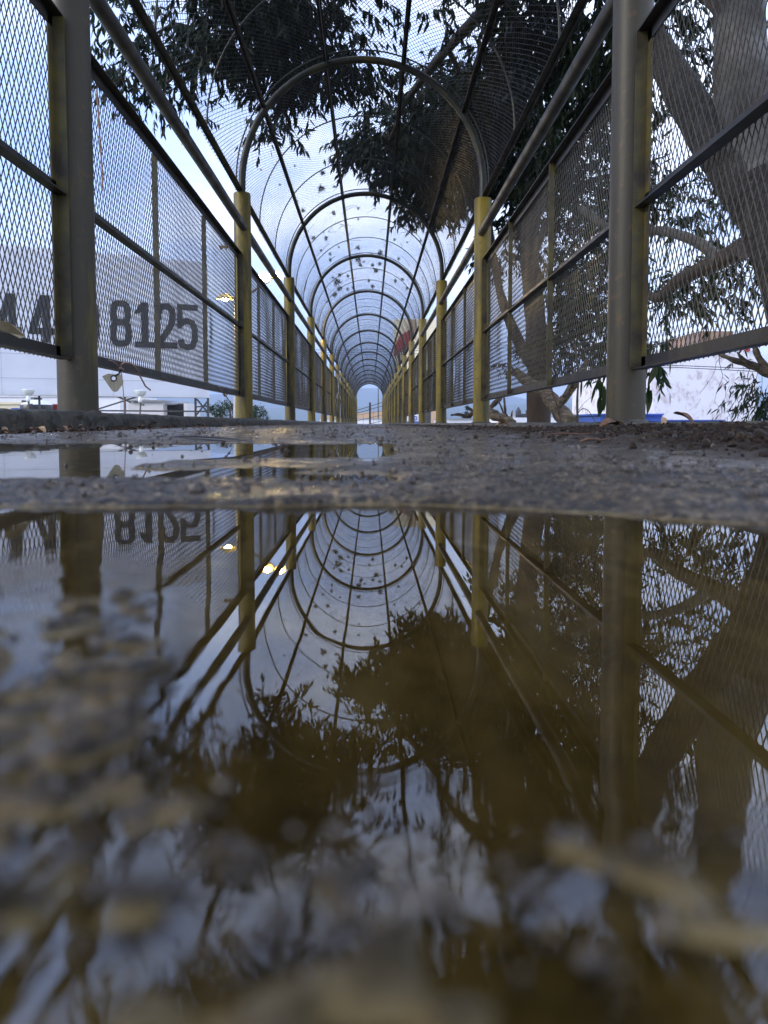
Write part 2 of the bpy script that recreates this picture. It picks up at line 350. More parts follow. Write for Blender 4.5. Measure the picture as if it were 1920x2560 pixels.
# ------------------------------------------------------------------ bridge numbers
CX = -0.061           # centre line of the bridge
P = 3.69              # post spacing
Y1 = 0.764 * P        # first post
NB = 16               # posts per side
SL = 0.0165           # cross fall
def zb(x): return CZ + 0.0225 - SL * (x - CX)       # kerb top level
def sm(a, b, x):
    t = np.clip((x - a) / (b - a), 0, 1); return t * t * (3 - 2 * t)

# value noise, vectorised
_perm = rng.permutation(256); _val = rng.random(256) * 2 - 1
def vnoise(x, y, s):
    x = x / s; y = y / s
    xi = np.floor(x).astype(int); yi = np.floor(y).astype(int); fx = x - xi; fy = y - yi
    fx = fx * fx * (3 - 2 * fx); fy = fy * fy * (3 - 2 * fy)
    def h(a, b): return _val[_perm[(_perm[a & 255] + b) & 255]]
    return ((h(xi, yi) * (1-fx) + h(xi+1, yi) * fx) * (1-fy) + (h(xi, yi+1) * (1-fx) + h(xi+1, yi+1) * fx) * fy)

def height(x, y, fine=1.0):
    """height of the worn concrete deck above water level"""
    big = vnoise(x, y, .9) * .0012 + vnoise(x + 9, y, .23) * .0009
    med = vnoise(x, y, .05) * .0009 + vnoise(x, y + 3, .018) * .0007
    h = .0022 + .0045 * sm(.9, 4.0, y) + big
    ang = x / np.maximum(y, .02)
    # main puddle round the lens
    edge = .180 - .046 * sm(.012, .10, x) + vnoise(x, x * 0 + 5, .03) * .005 - .008 * sm(.04, .09, -x)
    inn = sm(.012, -.006, y - edge)
    # second puddle to the left, with a gravel tongue running into it from the right
    far = .79 + .07 * vnoise(x, x * 0 + 1, .12)
    wb = sm(.03, -.03, y - far) * sm(.253, .263, y + .008 * vnoise(x, y * 0 + 8, .03)) * sm(.05, .0, ang)
    t0 = .335 - .045 * sm(-.36, .0, ang); t1 = .345 + .13 * sm(-.36, -.17, ang)
    wn = .02 * vnoise(x, y * .3, .05)
    tongue = sm(t0 - .006, t0 + .006, y + wn * .3) * sm(t1 + .01, t1 - .01, y + wn) * sm(-.38, -.30, ang)
    w = np.clip(inn + wb * (1 - .93 * tongue), 0, 1)
    h = h - .0080 * w - .0012 * tongue * wb
    # grains of the worn surface stand up to the surface in the shallow left part
    shoal = sm(.112, .090, y) * sm(.002, -.014, x + .35 * (y - .045)) * inn
    shoal = np.maximum(shoal, inn * sm(.043, .034, y) * .97)
    h = h + shoal * (.0055 + .0006 * vnoise(x, y, .013) + .0008 * vnoise(x, y + 7, .0050) + .0013 * vnoise(x + 3, y + 7, .0021))
    grain = vnoise(x, y, .0042) * .00050 + vnoise(x + 4, y, .0021) * .00035
    h = h + med * (1 - .5 * shoal) + grain * fine * (1 + .5 * shoal)
    # dirt drifted against the right kerb
    h = h - .013 * sm(.42, .80, x) * sm(.3, .6, y) - .010 * sm(-.60, -.85, x)
    ed = .20 + .05 * vnoise(y, x * 0, .25) + .06 * sm(1.2, 3, y)
    h = h + .028 * sm(ed, .82, x) * sm(2.5, 1.3, y) + .004 * sm(ed, ed + .05, x) * (vnoise(x, y, .03) + .6 * vnoise(x, y, .011))
    return h

def grid(x0, x1, nx, ys):
    xs = np.linspace(x0, x1, nx); X, Y = np.meshgrid(xs, ys); return X, Y
def grid_faces(nx, ny, off):
    i = np.arange(nx - 1); j = np.arange(ny - 1); I, J = np.meshgrid(i, j)
    a = (J * nx + I).ravel() + off
    return np.stack([a, a + 1, a + nx + 1, a + nx], 1)
Vs = []; Fs = []; off = 0
def put(X, Y, Z):
    global off
    Vs.append(np.stack([X.ravel(), Y.ravel(), Z.ravel()], 1)); Fs.append(grid_faces(X.shape[1], X.shape[0], off)); off += X.size
KL, KR = -0.97, 0.86
XA = .17; YA = .32
X, Y = grid(-XA, XA, 421, np.linspace(.0, YA, 401))
fine = np.clip((XA - np.abs(X)) / .01, 0, 1) * np.clip((YA - Y) / .01, 0, 1)
put(X, Y, height(X, Y, fine))
for x0, x1, n in ((KL - .05, -XA, 200), (XA, KR + .05, 200)):
    X, Y = grid(x0, x1, n, np.linspace(0, YA, 70)); put(X, Y, height(X, Y, 0))
X, Y = grid(KL - .05, KR + .05, 420, np.concatenate([np.linspace(YA, 1.6, 300), np.linspace(1.6, 4, 200)[1:]])); put(X, Y, height(X, Y, 0))
X, Y = grid(KL - .05, KR + .05, 100, np.linspace(4, Y1 + P * 15 + .8, 500)); put(X, Y, height(X, Y, 0))
X, Y = grid(KL - .05, KR + .05, 60, np.linspace(-1.2, 0, 30)); put(X, Y, height(X, Y, 0))
deck = new_obj('bridge_deck', np_mesh('bridge_deck', np.concatenate(Vs), np.concatenate(Fs), M['deck'], True))
tag(deck, kind='structure')
YE = Y1 + P * 15 + .8
sl = MB(); sl.box((CX - 1.22, -1.2, -.34), (CX + 1.22, YE, -.03)); tag(sl.build('bridge_slab', M['kerb']), kind='structure')

# water sheet (two puddles are where the deck dips below it)
ws = MB(); ws.add([(KL + .01, -.6, 0), (.27, -.6, 0), (.27, 1.05, 0), (KL + .01, 1.05, 0)], [(0, 1, 2, 3)])
tag(ws.build('puddle_water', M['water']), kind='structure')

# kerbs
def kerb(xi, xo, name):
    s = 1 if xo > xi else -1
    zt = float(zb((xi + xo) / 2))
    prof = [(xi, -.03), (xi, zt * .3), (xi + s*.002, zt - .016), (xi + s*.008, zt - .005), (xi + s*.022, zt), (xi + s*.10, zt), (xi + s*.2, zt), (xo - s*.02, zt), (xo, zt - .02), (xo, -.34)]
    # subdivide the inner face
    pr = []
    for (a, b_) in zip(prof[:-1], prof[1:]):
        n = 4 if abs(a[1] - b_[1]) < .1 else 6
        for k in range(n): pr.append((a[0] + (b_[0]-a[0])*k/n, a[1] + (b_[1]-a[1])*k/n))
    pr.append(prof[-1]); pr = np.array(pr)
    ys = np.concatenate([np.linspace(-1.2, 9, 900), np.linspace(9, YE, 500)[1:]])
    PX = np.broadcast_to(pr[:, 0], (len(ys), len(pr))).copy(); PZ = np.broadcast_to(pr[:, 1], PX.shape).copy()
    PY = np.broadcast_to(ys[:, None], PX.shape).copy()
    nzz = vnoise(PY, PZ * 3 + PX * 2, .05) * .0035 + vnoise(PY, PZ * 2 + PX, .017) * .002 + vnoise(PY, PX, .6) * .004
    PX += s * -nzz; PZ += nzz * .55 * (pr[:, 1] > 0)
    chip = np.clip(vnoise(PY, PX * 0 + 3, .12) - .35, 0, 1) * .02
    edge = np.exp(-((pr[:, 0] - (xi + s*.01)) / .018) ** 2) * (pr[:, 1] > zt - .03)
    PZ -= chip * edge
    V = np.stack([PX.ravel(), PY.ravel(), PZ.ravel()], 1)
    Fc = grid_faces(len(pr), len(ys), 0)
    if s > 0: Fc = Fc[:, ::-1]
    return tag(new_obj('kerb', np_mesh('kerb', V, Fc, M['kerb'], True)), kind='structure')
kerb(KL, CX - 1.25, 'l'); kerb(KR, CX + 1.25, 'r')

# ------------------------------------------------------------------ expanded metal
LW, SW = .062, .033
def strand_mesh(P0, P1, Nn, wd, th):
    d = P1 - P0; d /= np.linalg.norm(d, axis=1)[:, None]
    s = np.cross(d, Nn); s /= np.linalg.norm(s, axis=1)[:, None]
    s = s * wd / 2; n = Nn * th / 2
    V = np.stack([P0-s-n, P0+s-n, P0+s+n, P0-s+n, P1-s-n, P1+s-n, P1+s+n, P1-s+n], 1).reshape(-1, 3)
    k = len(P0); base = (np.arange(k) * 8)[:, None]
    q = np.array([[0,4,5,1],[1,5,6,2],[2,6,7,3],[3,7,4,0]])
    Fc = (base[:, :, None] + q[None]).reshape(-1, 4)
    return V, Fc
def lattice(na, nb):
    """segments of a diamond lattice with nodes where i+j is even"""
    I, J = np.meshgrid(np.arange(na), np.arange(nb + 1), indexing='ij'); I = I.ravel(); J = J.ravel()
    e = (I + J) % 2 == 0; I = I[e]; J = J[e]
    a = J < nb; c = J > 0
    i0 = np.concatenate([I[a], I[c]]); j0 = np.concatenate([J[a], J[c]])
    i1 = i0 + 1; j1 = np.concatenate([J[a] + 1, J[c] - 1])
    return i0, j0, i1, j1
PZ0, PZ1 = .185, 1.355          # panel bottom and top above the kerb
PL = P - .17                    # panel length
def side_mesh(seed=0):
    rs_ = np.random.default_rng(seed); ph = rs_.uniform(0, 6.28, 6); dn_ = [(rs_.uniform(10, 200), rs_.uniform(5, 32), rs_.uniform(6, 16), rs_.uniform(-.014, .014)) for _ in range(5)]
    na = int(PL / (SW / 2)); nb = int((PZ1 - PZ0) / (LW / 2))
    i0, j0, i1, j1 = lattice(na, nb)
    ay, az = PL / na, (PZ1 - PZ0) / nb
    wob = lambda i, j: .0045 * np.sin(i * .07 + j * .05 + ph[0]) + .003 * np.sin(j * .17 + i * .023 + ph[1]) + sum(a * np.exp(-((i - ci) ** 2 + (j - cj) ** 2 * 1.5) / w_ ** 2) for ci, cj, w_, a in dn_)
    P0 = np.stack([wob(i0, j0), i0 * ay, PZ0 + j0 * az], 1); P1 = np.stack([wob(i1, j1), i1 * ay, PZ0 + j1 * az], 1)
    Nn = np.tile([[1., 0, 0]], (len(P0), 1))
    V, Fc = strand_mesh(P0, P1, Nn, .0037, .0020)
    return np_mesh('mesh_infill', V, Fc, M['mesh'])
ARCH_R, STILT = 1.0, .10
ARC_L = 2 * STILT + math.pi * ARCH_R
def arch(u, extra=0.0):
    """arc length from the left spring -> x, z above the spring, outward normal"""
    u = np.asarray(u, dtype=float); t = (u - STILT) / ARCH_R
    tt = np.clip(t, 0, math.pi)
    x = -np.cos(tt) * (ARCH_R + extra); z = np.sin(tt) * (ARCH_R + extra) + STILT
    z = np.where(t < 0, u, np.where(t > math.pi, ARC_L - u, z))
    return x, z, -np.cos(tt), np.sin(tt)
def roof_mesh():
    na = int(ARC_L / (SW / 2)); nb = int(P / (LW / 2))
    i0, j0, i1, j1 = lattice(na, nb); au, ay = ARC_L / na, P / nb
    def pt(i, j):
        u = i * au; x, z, nx, nz_ = arch(u, .036)
        wv = .004 * np.sin(i * .09 + j * .03) + .004 * np.sin(j * .17 + i * .021)
        return np.stack([x + nx * wv, j * ay, z + nz_ * wv], 1), np.stack([nx, 0 * nx, nz_], 1)
    P0, N0 = pt(i0, j0); P1, N1 = pt(i1, j1)
    Nn = N0 + N1; Nn /= np.linalg.norm(Nn, axis=1)[:, None]
    V, Fc = strand_mesh(P0, P1, Nn, .0032, .0016)
    return np_mesh('roof_mesh', V, Fc, M['roofmesh'])

ORD = ['nearest', 'second', 'third', 'fourth', 'fifth', 'sixth', 'seventh', 'eighth', 'ninth', 'tenth', 'eleventh', 'twelfth', 'thirteenth', 'fourteenth', 'fifteenth', 'sixteenth', 'seventeenth']
def clone(src, loc, rot=None, label=None):
    r_ = src.copy(); COL.objects.link(r_); r_.location = loc
    if rot is not None: r_.rotation_euler = rot
    if label: r_['label'] = label
    for ch in src.children:
        c = ch.copy(); COL.objects.link(c); c.parent = r_
        for g in ch.children:
            d = g.copy(); COL.objects.link(d); d.parent = c
    return r_

# posts
ZS = 1.862
def make_post():
    b_ = MB(); r_ = .07
    b_.lathe([(r_, 0), (r_, .3), (r_, .9), (r_, 1.5), (r_, ZS - .004), (r_ - .004, ZS), (r_ - .006, ZS), (r_ - .006, ZS - .05)], n=40)
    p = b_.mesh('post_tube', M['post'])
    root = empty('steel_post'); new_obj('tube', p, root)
    g = MB()   # grout collar and weld blob at the foot
    prof = []
    vs = []; n = 40
    g.lathe([(r_ + .011, -.004), (r_ + .009, .003), (r_ + .003, .008), (r_ - .001, .010)], n=n)
    g.v = [(x * (1 + .06 * math.sin(i * 1.7)), y * (1 + .06 * math.sin(i * 1.7)), z) for i, (x, y, z) in enumerate(g.v)]
    g.build('foot_collar', M['kerb'], root)
    for zz in (PZ0 + .02, (PZ0 + PZ1) / 2 - .01, PZ1 - .02):
        for sg in (-1, 1):
            wb_ = MB(); vs = []
            for i in range(10):
                a = 2 * math.pi * i / 10; k_ = .013 + .004 * math.sin(i * 2.3 + zz * 9)
                vs.append((math.cos(a) * k_, sg * (r_ + .001), zz + math.sin(a) * k_ * 1.5))
            vs.append((0, sg * (r_ + .008), zz)); wb_.add(vs, [(i, (i + 1) % 10, 10) for i in range(10)], True); wb_.build('weld', M['rust'], root)
    c = MB(); c.lathe([(r_ - .008, ZS - .012), (.0001, ZS - .012)], n=30); c.build('top_plate', M['rust'], root)
    return root
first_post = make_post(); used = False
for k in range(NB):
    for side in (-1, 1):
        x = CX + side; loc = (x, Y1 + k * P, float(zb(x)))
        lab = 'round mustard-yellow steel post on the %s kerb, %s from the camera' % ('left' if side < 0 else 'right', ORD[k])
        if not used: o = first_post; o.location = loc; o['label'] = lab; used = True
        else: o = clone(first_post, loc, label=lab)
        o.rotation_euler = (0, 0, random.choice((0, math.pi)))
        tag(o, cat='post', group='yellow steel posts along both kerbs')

# side panels: rails, stiles, mesh
def make_panel(side):
    root = empty('mesh_panel')
    t = .005
    def angle(z, up, name):     # L section: upright leg plus shelf towards the walkway
        b_ = MB(); s = -side
        b_.box((min(0, s*t), 0, z - (.045 if up < 0 else 0)), (max(0, s*t), PL, z + (.045 if up > 0 else 0)))
        b_.box((min(s*t, s*.040), 0, z - t if up < 0 else z), (max(s*t, s*.040), PL, z if up < 0 else z + t))
        return b_.build(name, M['rail'], root)
    angle(PZ1, -1, 'top_rail'); angle((PZ0 + PZ1) / 2 - .02, 1, 'middle_rail'); angle(PZ0, 1, 'bottom_rail')
    for y in (0, PL):
        b_ = MB(); s = -side; y_ = 0 if y == 0 else PL
        sg = 1 if y == 0 else -1
        b_.box((min(0, s*t), min(y_, y_ + sg*.042), PZ0 + .002), (max(0, s*t), max(y_, y_ + sg*.042), PZ1 - .002))
        b_.box((min(s*t, s*.045), min(y_, y_ + sg*t), PZ0 + .007), (max(s*t, s*.045), max(y_, y_ + sg*t), PZ1 - .007))
        b_.build('end_stile', M['stile'], root)
    for q in (1, 2):
        b_ = MB(); y = PL * q / 3
        if side > 0: x0, x1 = -.034, -.006
        else: x0, x1 = -.040, -.010
        b_.box((x0, y - .003, PZ0 + .006), (x1, y + .003, PZ1 - .006))
        b_.box((x1 - .004 if side > 0 else x0, y + .003, PZ0 + .006), (x1 if side > 0 else x0 + .004, y + .026, PZ1 - .006))
        b_.build('stile', M['stile'], root)
    return root
sidem = side_mesh(1); side_alts = [sidem, side_mesh(2), side_mesh(3)]
protos = {}
for side in (-1, 1):
    root = make_panel(side)
    mo = new_obj('mesh_infill', sidem, root); mo.location = (side * .008 if side > 0 else -.006, 0, 0)
    protos[side] = root
for k in range(NB):
    for side in (-1, 1):
        x = CX + side * 1.028; y = Y1 + (k - 1) * P + .085
        sname = 'left' if side < 0 else 'right'
        if k == 0: lab = 'expanded metal guard panel on the %s before the nearest post' % sname
        else: lab = 'expanded metal guard panel on the %s between the %s and %s posts' % (sname, ORD[k-1], ORD[k])
        loc = (x, y, float(zb(CX + side)))
        if k == 0: o = protos[side]; o.location = loc; o['label'] = lab
        else: o = clone(protos[side], loc, label=lab)
        tag(o, cat='guard panel', group='expanded metal guard panels')
        for ch in o.children:
            if ch.name.startswith('mesh_infill'): ch.data = side_alts[(k * 2 + (side > 0)) % 3]

# handrail pipes
hp = MB(); hp.tube([(0, .0, 0), (0, P * .33, -.003), (0, P * .66, .002), (0, P, 0)], .034, 16)
hm = hp.mesh('handrail', M['handrail'])
for k in range(NB):
    for side in (-1, 1):
        x = CX + side * .985
        o = new_obj('handrail', hm); o.location = (x, Y1 + (k - 1) * P, float(zb(CX + side)) + 1.575)
        sname = 'left' if side < 0 else 'right'
        tag(o, ('round handrail pipe on the %s, the piece before the nearest post' % sname) if k == 0 else
            'round handrail pipe on the %s between the %s and %s posts' % (sname, ORD[k-1], ORD[k]), 'handrail', 'handrail pipes')

# roof bays: arch tube, six purlins, hoops, mesh
rm = roof_mesh()
def arch_tube(rad, extra, n=10, segs=48):
    b_ = MB(); us = np.linspace(0, ARC_L, segs + 1); x, z, _, _ = arch(us, extra)
    b_.tube([(float(a), 0, float(c)) for a, c in zip(x, z)], rad, n); return b_
root = empty('roof_bay')
a_ = MB(); us = np.linspace(0, ARC_L, 61); x, z, _, _ = arch(us, 0)
pts = [(-1, 0, -.10)] + [(float(p), 0, float(q)) for p, q in zip(x, z)] + [(1, 0, -.10)]
a_.tube(pts, .029, 14); a_.build('arch_tube', M['arch'], root)
for q, ang in enumerate((0, 36, 72, 108, 144, 180)):
    u = STILT + R(ang) * ARCH_R if 0 < ang < 180 else (0.02 if ang == 0 else ARC_L - .02)
    x, z, nx, nz_ = [float(v) for v in arch(u, 0)]
    b_ = MB(); T = Vector((nz_, 0, -nx)); Nn = Vector((nx, 0, nz_)); c0 = Vector((x, 0, z)) - Nn * .012
    inset = -.034
    def rect(aa, bb, cc, dd):
        vs = [c0 + T*aa + Nn*cc, c0 + T*bb + Nn*cc, c0 + T*bb + Nn*dd, c0 + T*aa + Nn*dd]
        vs = vs + [v + Vector((0, P, 0)) for v in vs]
        b_.add(vs, [(0,1,2,3),(7,6,5,4),(0,4,5,1),(1,5,6,2),(2,6,7,3),(3,7,4,0)])
    rect(-.019, .019, .038, .042); rect(-.0025, .0025, .0, .038)
    b_.build('purlin', M['rust'], root)
for yy in (.10, P/3, 2*P/3, P - .10):
    h = arch_tube(.0065, .030, 6, 40); h.v = [(a, c + yy, d) for a, c, d in h.v]; h.build('hoop', M['arch'], root)
new_obj('roof_mesh', rm, root)
for k in range(-1, NB - 1):
    loc = (CX, Y1 + k * P, float(zb(CX)) + ZS + .0)
    lab = 'arched mesh roof bay between the %s and %s pairs of posts' % (ORD[k], ORD[k+1]) if k >= 0 else 'arched mesh roof bay right above the camera, before the nearest pair of posts'
    if k == -1: o = root; o.location = loc; o.rotation_euler = (0, SL, 0); o['label'] = lab
    else: o = clone(root, loc, (0, SL, 0), lab)
    tag(o, cat='roof bay', group='arched mesh roof bays')
la = MB(); la.tube(pts, .029, 12); o = la.build('end_arch', M['arch']); o.location = (CX, Y1 + (NB-1)*P, float(zb(CX)) + ZS); o.rotation_euler = (0, SL, 0)
tag(o, 'last round arch tube at the far mouth of the tunnel', 'arch')

# ------------------------------------------------------------------ trees
def wob_path(p, q, n, amp, seed):
    p = Vector(p); q = Vector(q); out_ = []; rr_ = random.Random(seed); ph = [rr_.uniform(0, 6) for _ in range(6)]
    L = (q - p).length
    for i in range(n + 1):
        t = i / n; e = math.sin(math.pi * t)
        out_.append(p.lerp(q, t) + Vector((math.sin(t*5+ph[0]), math.sin(t*4+ph[1]), math.sin(t*6+ph[2]))) * amp * L * (.3 + .7*e) * min(1, t*4) )
    return out_
def limb(mb, pts, r0, r1, n=12, lump=.06, seed=0):
    pts = [Vector(p) for p in pts]; fine_ = []
    # resample catmull-rom
    m_ = len(pts)
    for i in range(m_ - 1):
        p0 = pts[max(i-1, 0)]; p1 = pts[i]; p2 = pts[i+1]; p3 = pts[min(i+2, m_-1)]
        for k in range(6):
            t = k / 6
            fine_.append(.5 * ((2*p1) + (p2-p0)*t + (2*p0-5*p1+4*p2-p3)*t*t + (3*p1-p0-3*p2+p3)*t**3))
    fine_.append(pts[-1]); k = len(fine_)
    rr_ = random.Random(seed)
    rad = [(r0 + (r1-r0) * i/(k-1)) * (1 + lump * math.sin(i*1.3 + seed) + rr_.uniform(-lump, lump)*.4) for i in range(k)]
    mb.tube(fine_, rad, n)
    return fine_

DENS = 2.3
def leaves(clumps, size=(.09, .15), width=.24, droop=.9, tw=13):
    """clumps: (centre, radii, number of twigs) -> leaf faces hanging from short twigs"""
    Vv = []; tv = MB(); 
    for c, rad, n in clumps:
        n = int(n * DENS)
        c = np.array(c, float); rad = np.array(rad, float)
        g = rng.normal(size=(n, 3)); g /= np.linalg.norm(g, axis=1)[:, None]
        rr_ = rng.random(n) ** .45
        # pull twigs into a few sub-clusters so that gaps open between them
        sub = rng.normal(size=(max(3, n // 16), 3)) * .5
        pick = sub[rng.integers(0, len(sub), n)]
        b0 = c + (g * rr_[:, None] * .55 + pick * .72) * rad
        d = g * .7 + rng.normal(size=(n, 3)) * .4; d[:, 2] -= .35; d /= np.linalg.norm(d, axis=1)[:, None]
        ln = rng.uniform(.16, .42, n)
        for k in range(0, n, 2):
            tv.tube([b0[k] - d[k]*.12, b0[k], b0[k] + d[k]*ln[k]], [.004, .003, .0012], 3, False)
        t = rng.random((n, tw))
        pos = b0[:, None] + d[:, None] * (t * ln[:, None])[..., None]
        ld = d[:, None] * .45 + rng.normal(size=(n, tw, 3)) * .38; ld[..., 2] -= droop
        ld /= np.linalg.norm(ld, axis=2)[..., None]
        L = rng.uniform(size[0], size[1], (n, tw, 1))
        sdv = np.cross(ld, rng.normal(size=(n, tw, 3))); sdv /= np.linalg.norm(sdv, axis=2)[..., None]
        nv = np.cross(ld, sdv); W = L * width * .5
        tip = pos + ld * L + nv * L * .12
        m1 = pos + ld * L * .36 + nv * L * .03
        a = m1 + sdv * W; b2 = m1 - sdv * W; mid = m1 - nv * W * .35
        m2 = pos + ld * L * .66 + nv * L * .07
        a2 = m2 + sdv * W * .72; b3 = m2 - sdv * W * .72
        Vv.append(np.stack([pos, a, a2, tip, b3, b2], 2).reshape(-1, 6, 3))
    A = np.concatenate(Vv); n = len(A); base = np.arange(n)[:, None] * 6
    V = A.reshape(-1, 3)
    Fc = np.concatenate([base + np.array([[0, 1, 2, 3]]), base + np.array([[0, 3, 4, 5]])])
    return V, Fc, tv

# --- big tree on the right whose limbs hang over the roof
big = empty('overhanging_tree', at(1935, 1059, 4.3) + Vector((.1, 0, -5.4)))
tag(big, 'large tree with thick forked trunk at the right, its limbs hanging over the roof', 'tree')
big0 = Matrix.Translation(-big.location)
def into(o, root):
    o.data.transform(Matrix.Translation(-root.location)); return o
T = MB()
tb = at(1975, 1059, 4.3) + Vector((0, 0, -5.4))
limb(T, [tb + Vector((.25, 0, 0)), at(2110, 1300, 4.3), at(2065, 900, 4.3), at(1985, 640, 4.4), at(1900, 440, 4.5)], .30, .19, 18, .03, 1)
into(T.build('trunk', M['bark'], big), big)
T = MB(); fork1 = limb(T, [at(1912, 480, 4.5), at(1870, 300, 4.6), at(1850, 100, 4.7), at(1840, -200, 4.9), at(1790, -600, 5.4)], .20, .10, 16, .03, 2)
into(T.build('limb', M['palebark'], big), big)
T = MB(); fork2 = limb(T, [at(1930, 560, 4.45), at(1815, 400, 4.6), at(1730, 270, 4.9), at(1640, 120, 5.3), at(1500, -60, 6.0), at(1300, -40, 7.0), at(1120, 120, 8.2), at(1010, 260, 9.4)], .155, .035, 14, .03, 3)
into(T.build('limb', M['bark'], big), big)
T = MB(); limb(T, [at(1500, -60, 6.0), at(1250, -260, 6.6), at(950, -150, 7.2), at(700, 20, 8.0), at(520, 120, 8.8), at(380, 240, 9.6)], .075, .018, 10, .05, 4)
limb(T, [at(950, -150, 7.2), at(820, 60, 7.8), at(760, 200, 8.3)], .035, .010, 8, .05, 5)
into(T.build('limb', M['twig'], big), big)
T = MB(); limb(T, [at(1860, 620, 5.2), at(1790, 655, 5.6), at(1700, 700, 6.0), at(1640, 745, 6.4), at(1580, 700, 7.0)], .075, .03, 10, .06, 6)
into(T.build('limb', M['twig'], big), big)
T = MB(); limb(T, [at(1800, 650, 5.5), at(1755, 612, 5.7), at(1700, 588, 5.9), at(1640, 577, 6.1), at(1560, 590, 6.4), at(1450, 520, 6.8)], .045, .03, 12, .03, 7)
into(T.build('limb', M['palebark'], big), big)
T = MB()
for s_, (a, b_, c) in enumerate([((1300, -40, 7), (1180, 200, 8), (1240, 420, 9.5)), ((1120, 120, 8.2), (1200, 330, 9.6), (1100, 480, 11)), ((1010, 260, 9.4), (960, 380, 10.4), (900, 440, 11.4)),
        ((1640, 120, 5.3), (1560, 260, 6.4), (1420, 380, 7.4)), ((1730, 270, 4.9), (1620, 180, 5.4), (1540, 330, 6.0)), ((520, 120, 8.8), (440, 60, 9.2), (330, 130, 10)), ((1850, 100, 4.7), (1700, -40, 5.1), (1560, 60, 5.8))]):
    limb(T, [at(*a), at(*b_), at(*c)], .03, .008, 7, .08, s_)
into(T.build('twigs', M['twig'], big), big)
cl = []
def C(x, y, Y, rx, ry, rz, n): cl.append((at(x, y, Y), (rx, ry, rz), n))
# mass over the second bay, right of centre
C(1120, 400, 11.6, 1.25, 1.0, .50, 150); C(1000, 330, 10.4, .65, .8, .55, 110); C(1270, 400, 10.6, .75, .9, .75, 85)
C(1150, 300, 10.4, .8, .9, .5, 130); C(1060, 505, 12.6, .75, .5, .22, 60); C(1180, 470, 12.4, .6, .7, .45, 90); C(890, 395, 11.2, .35, .4, .2, 22)
C(1220, 240, 9.0, .7, .8, .45, 90); C(1330, 500, 10.5, .45, .6, .6, 70)
C(1100, 260, 9.6, .6, .7, .4, 80); C(1230, 330, 10, .6, .8, .5, 50); C(1060, 420, 11.4, .7, .6, .45, 90); C(1290, 180, 8.4, .45, .5, .4, 50)
C(1370, 430, 9.4, .5, .7, .5, 30)
# mass over the first bay, left of centre
C(760, 90, 8.0, .85, .8, .34, 105); C(620, 130, 8.2, .75, .8, .42, 80); C(520, 60, 8.4, .55, .7, .4, 45); C(850, 160, 8.6, .35, .4, .3, 26)
C(640, -40, 7.2, .9, .7, .4, 90); C(1120, 60, 7.6, .25, .3, .3, 9); C(740, 230, 8.8, .35, .4, .25, 22); C(690, 300, 9.6, .25, .3, .2, 10)
# sprays beyond the left handrail
C(380, 170, 9.6, .45, .6, .40, 24); C(300, 100, 9.8, .5, .6, .35, 20); C(430, 260, 9.8, .3, .4, .35, 13); C(330, 40, 9.4, .5, .6, .35, 20)
# upper right
C(1380, 60, 7.0, .45, .6, .4, 60); C(1290, 120, 7.6, .3, .4, .3, 26); C(1460, 200, 7.2, .4, .5, .45, 55); C(1560, 80, 6.2, .35, .5, .5, 50); C(1330, -30, 7.0, .4, .5, .3, 30)
for (x, y, z, n) in [(-1.5, -3, 4.6, 150), (1.2, -2.5, 4.4, 170), (2.8, 1.5, 4.6, 140), (.3, 1.8, 4.9, 130), (0, -6, 4.2, 160), (3.2, -4, 3.4, 150), (2.6, 4.2, 5.0, 260), (.6, 4.6, 4.8, 280), (-.9, 4.4, 4.8, 180), (1.6, 5.6, 5.0, 260), (-1.0, 5.9, 4.9, 160), (1.2, 6.2, 4.9, 230), (2.4, 6.2, 5.1, 140), (.0, 5.6, 4.8, 170), (-.2, 3.4, 4.4, 160), (1.2, 3.4, 4.4, 160)]:  # out-of-view leaf clumps; those behind the camera are added to shade the posts
    cl.append(((x, y, z), (1.3, 1.3, .7) if n < 200 and y < 3 else (1.1, .9, .45), n))
V, Fc, tv = leaves(cl)
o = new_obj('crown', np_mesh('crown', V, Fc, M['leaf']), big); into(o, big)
tag(into(tv.build('twigs', M['twig'], big), big), kind='stuff')
cl = []
C(1700, 130, 7.6, .5, .7, .6, 40); C(1760, 560, 8.4, .6, .8, .6, 40); C(1660, 520, 8.0, .5, .6, .5, 44); C(1800, 700, 8.8, .7, .7, .5, 40)
C(1690, 770, 8.0, .35, .5, .4, 26); C(1880, 620, 8.4, .4, .5, .5, 18); C(1770, 740, 9.0, .5, .5, .3, 16)
C(1500, 330, 7.8, .5, .7, .6, 70); C(1500, 560, 8.6, .55, .7, .6, 80); C(1480, 760, 8.8, .55, .7, .6, 95); C(1560, 900, 8.4, .3, .5, .3, 40)
C(1420, 480, 9.2, .5, .7, .5, 60); C(1440, 640, 9.6, .45, .6, .5, 55); C(1400, 860, 9.6, .4, .5, .4, 55)
DENS = 1.25
V, Fc, tv = leaves(cl, (.08, .14), .22, .6)
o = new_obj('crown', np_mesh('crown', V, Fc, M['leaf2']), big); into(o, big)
tag(into(tv.build('twigs', M['twig'], big), big), kind='stuff')

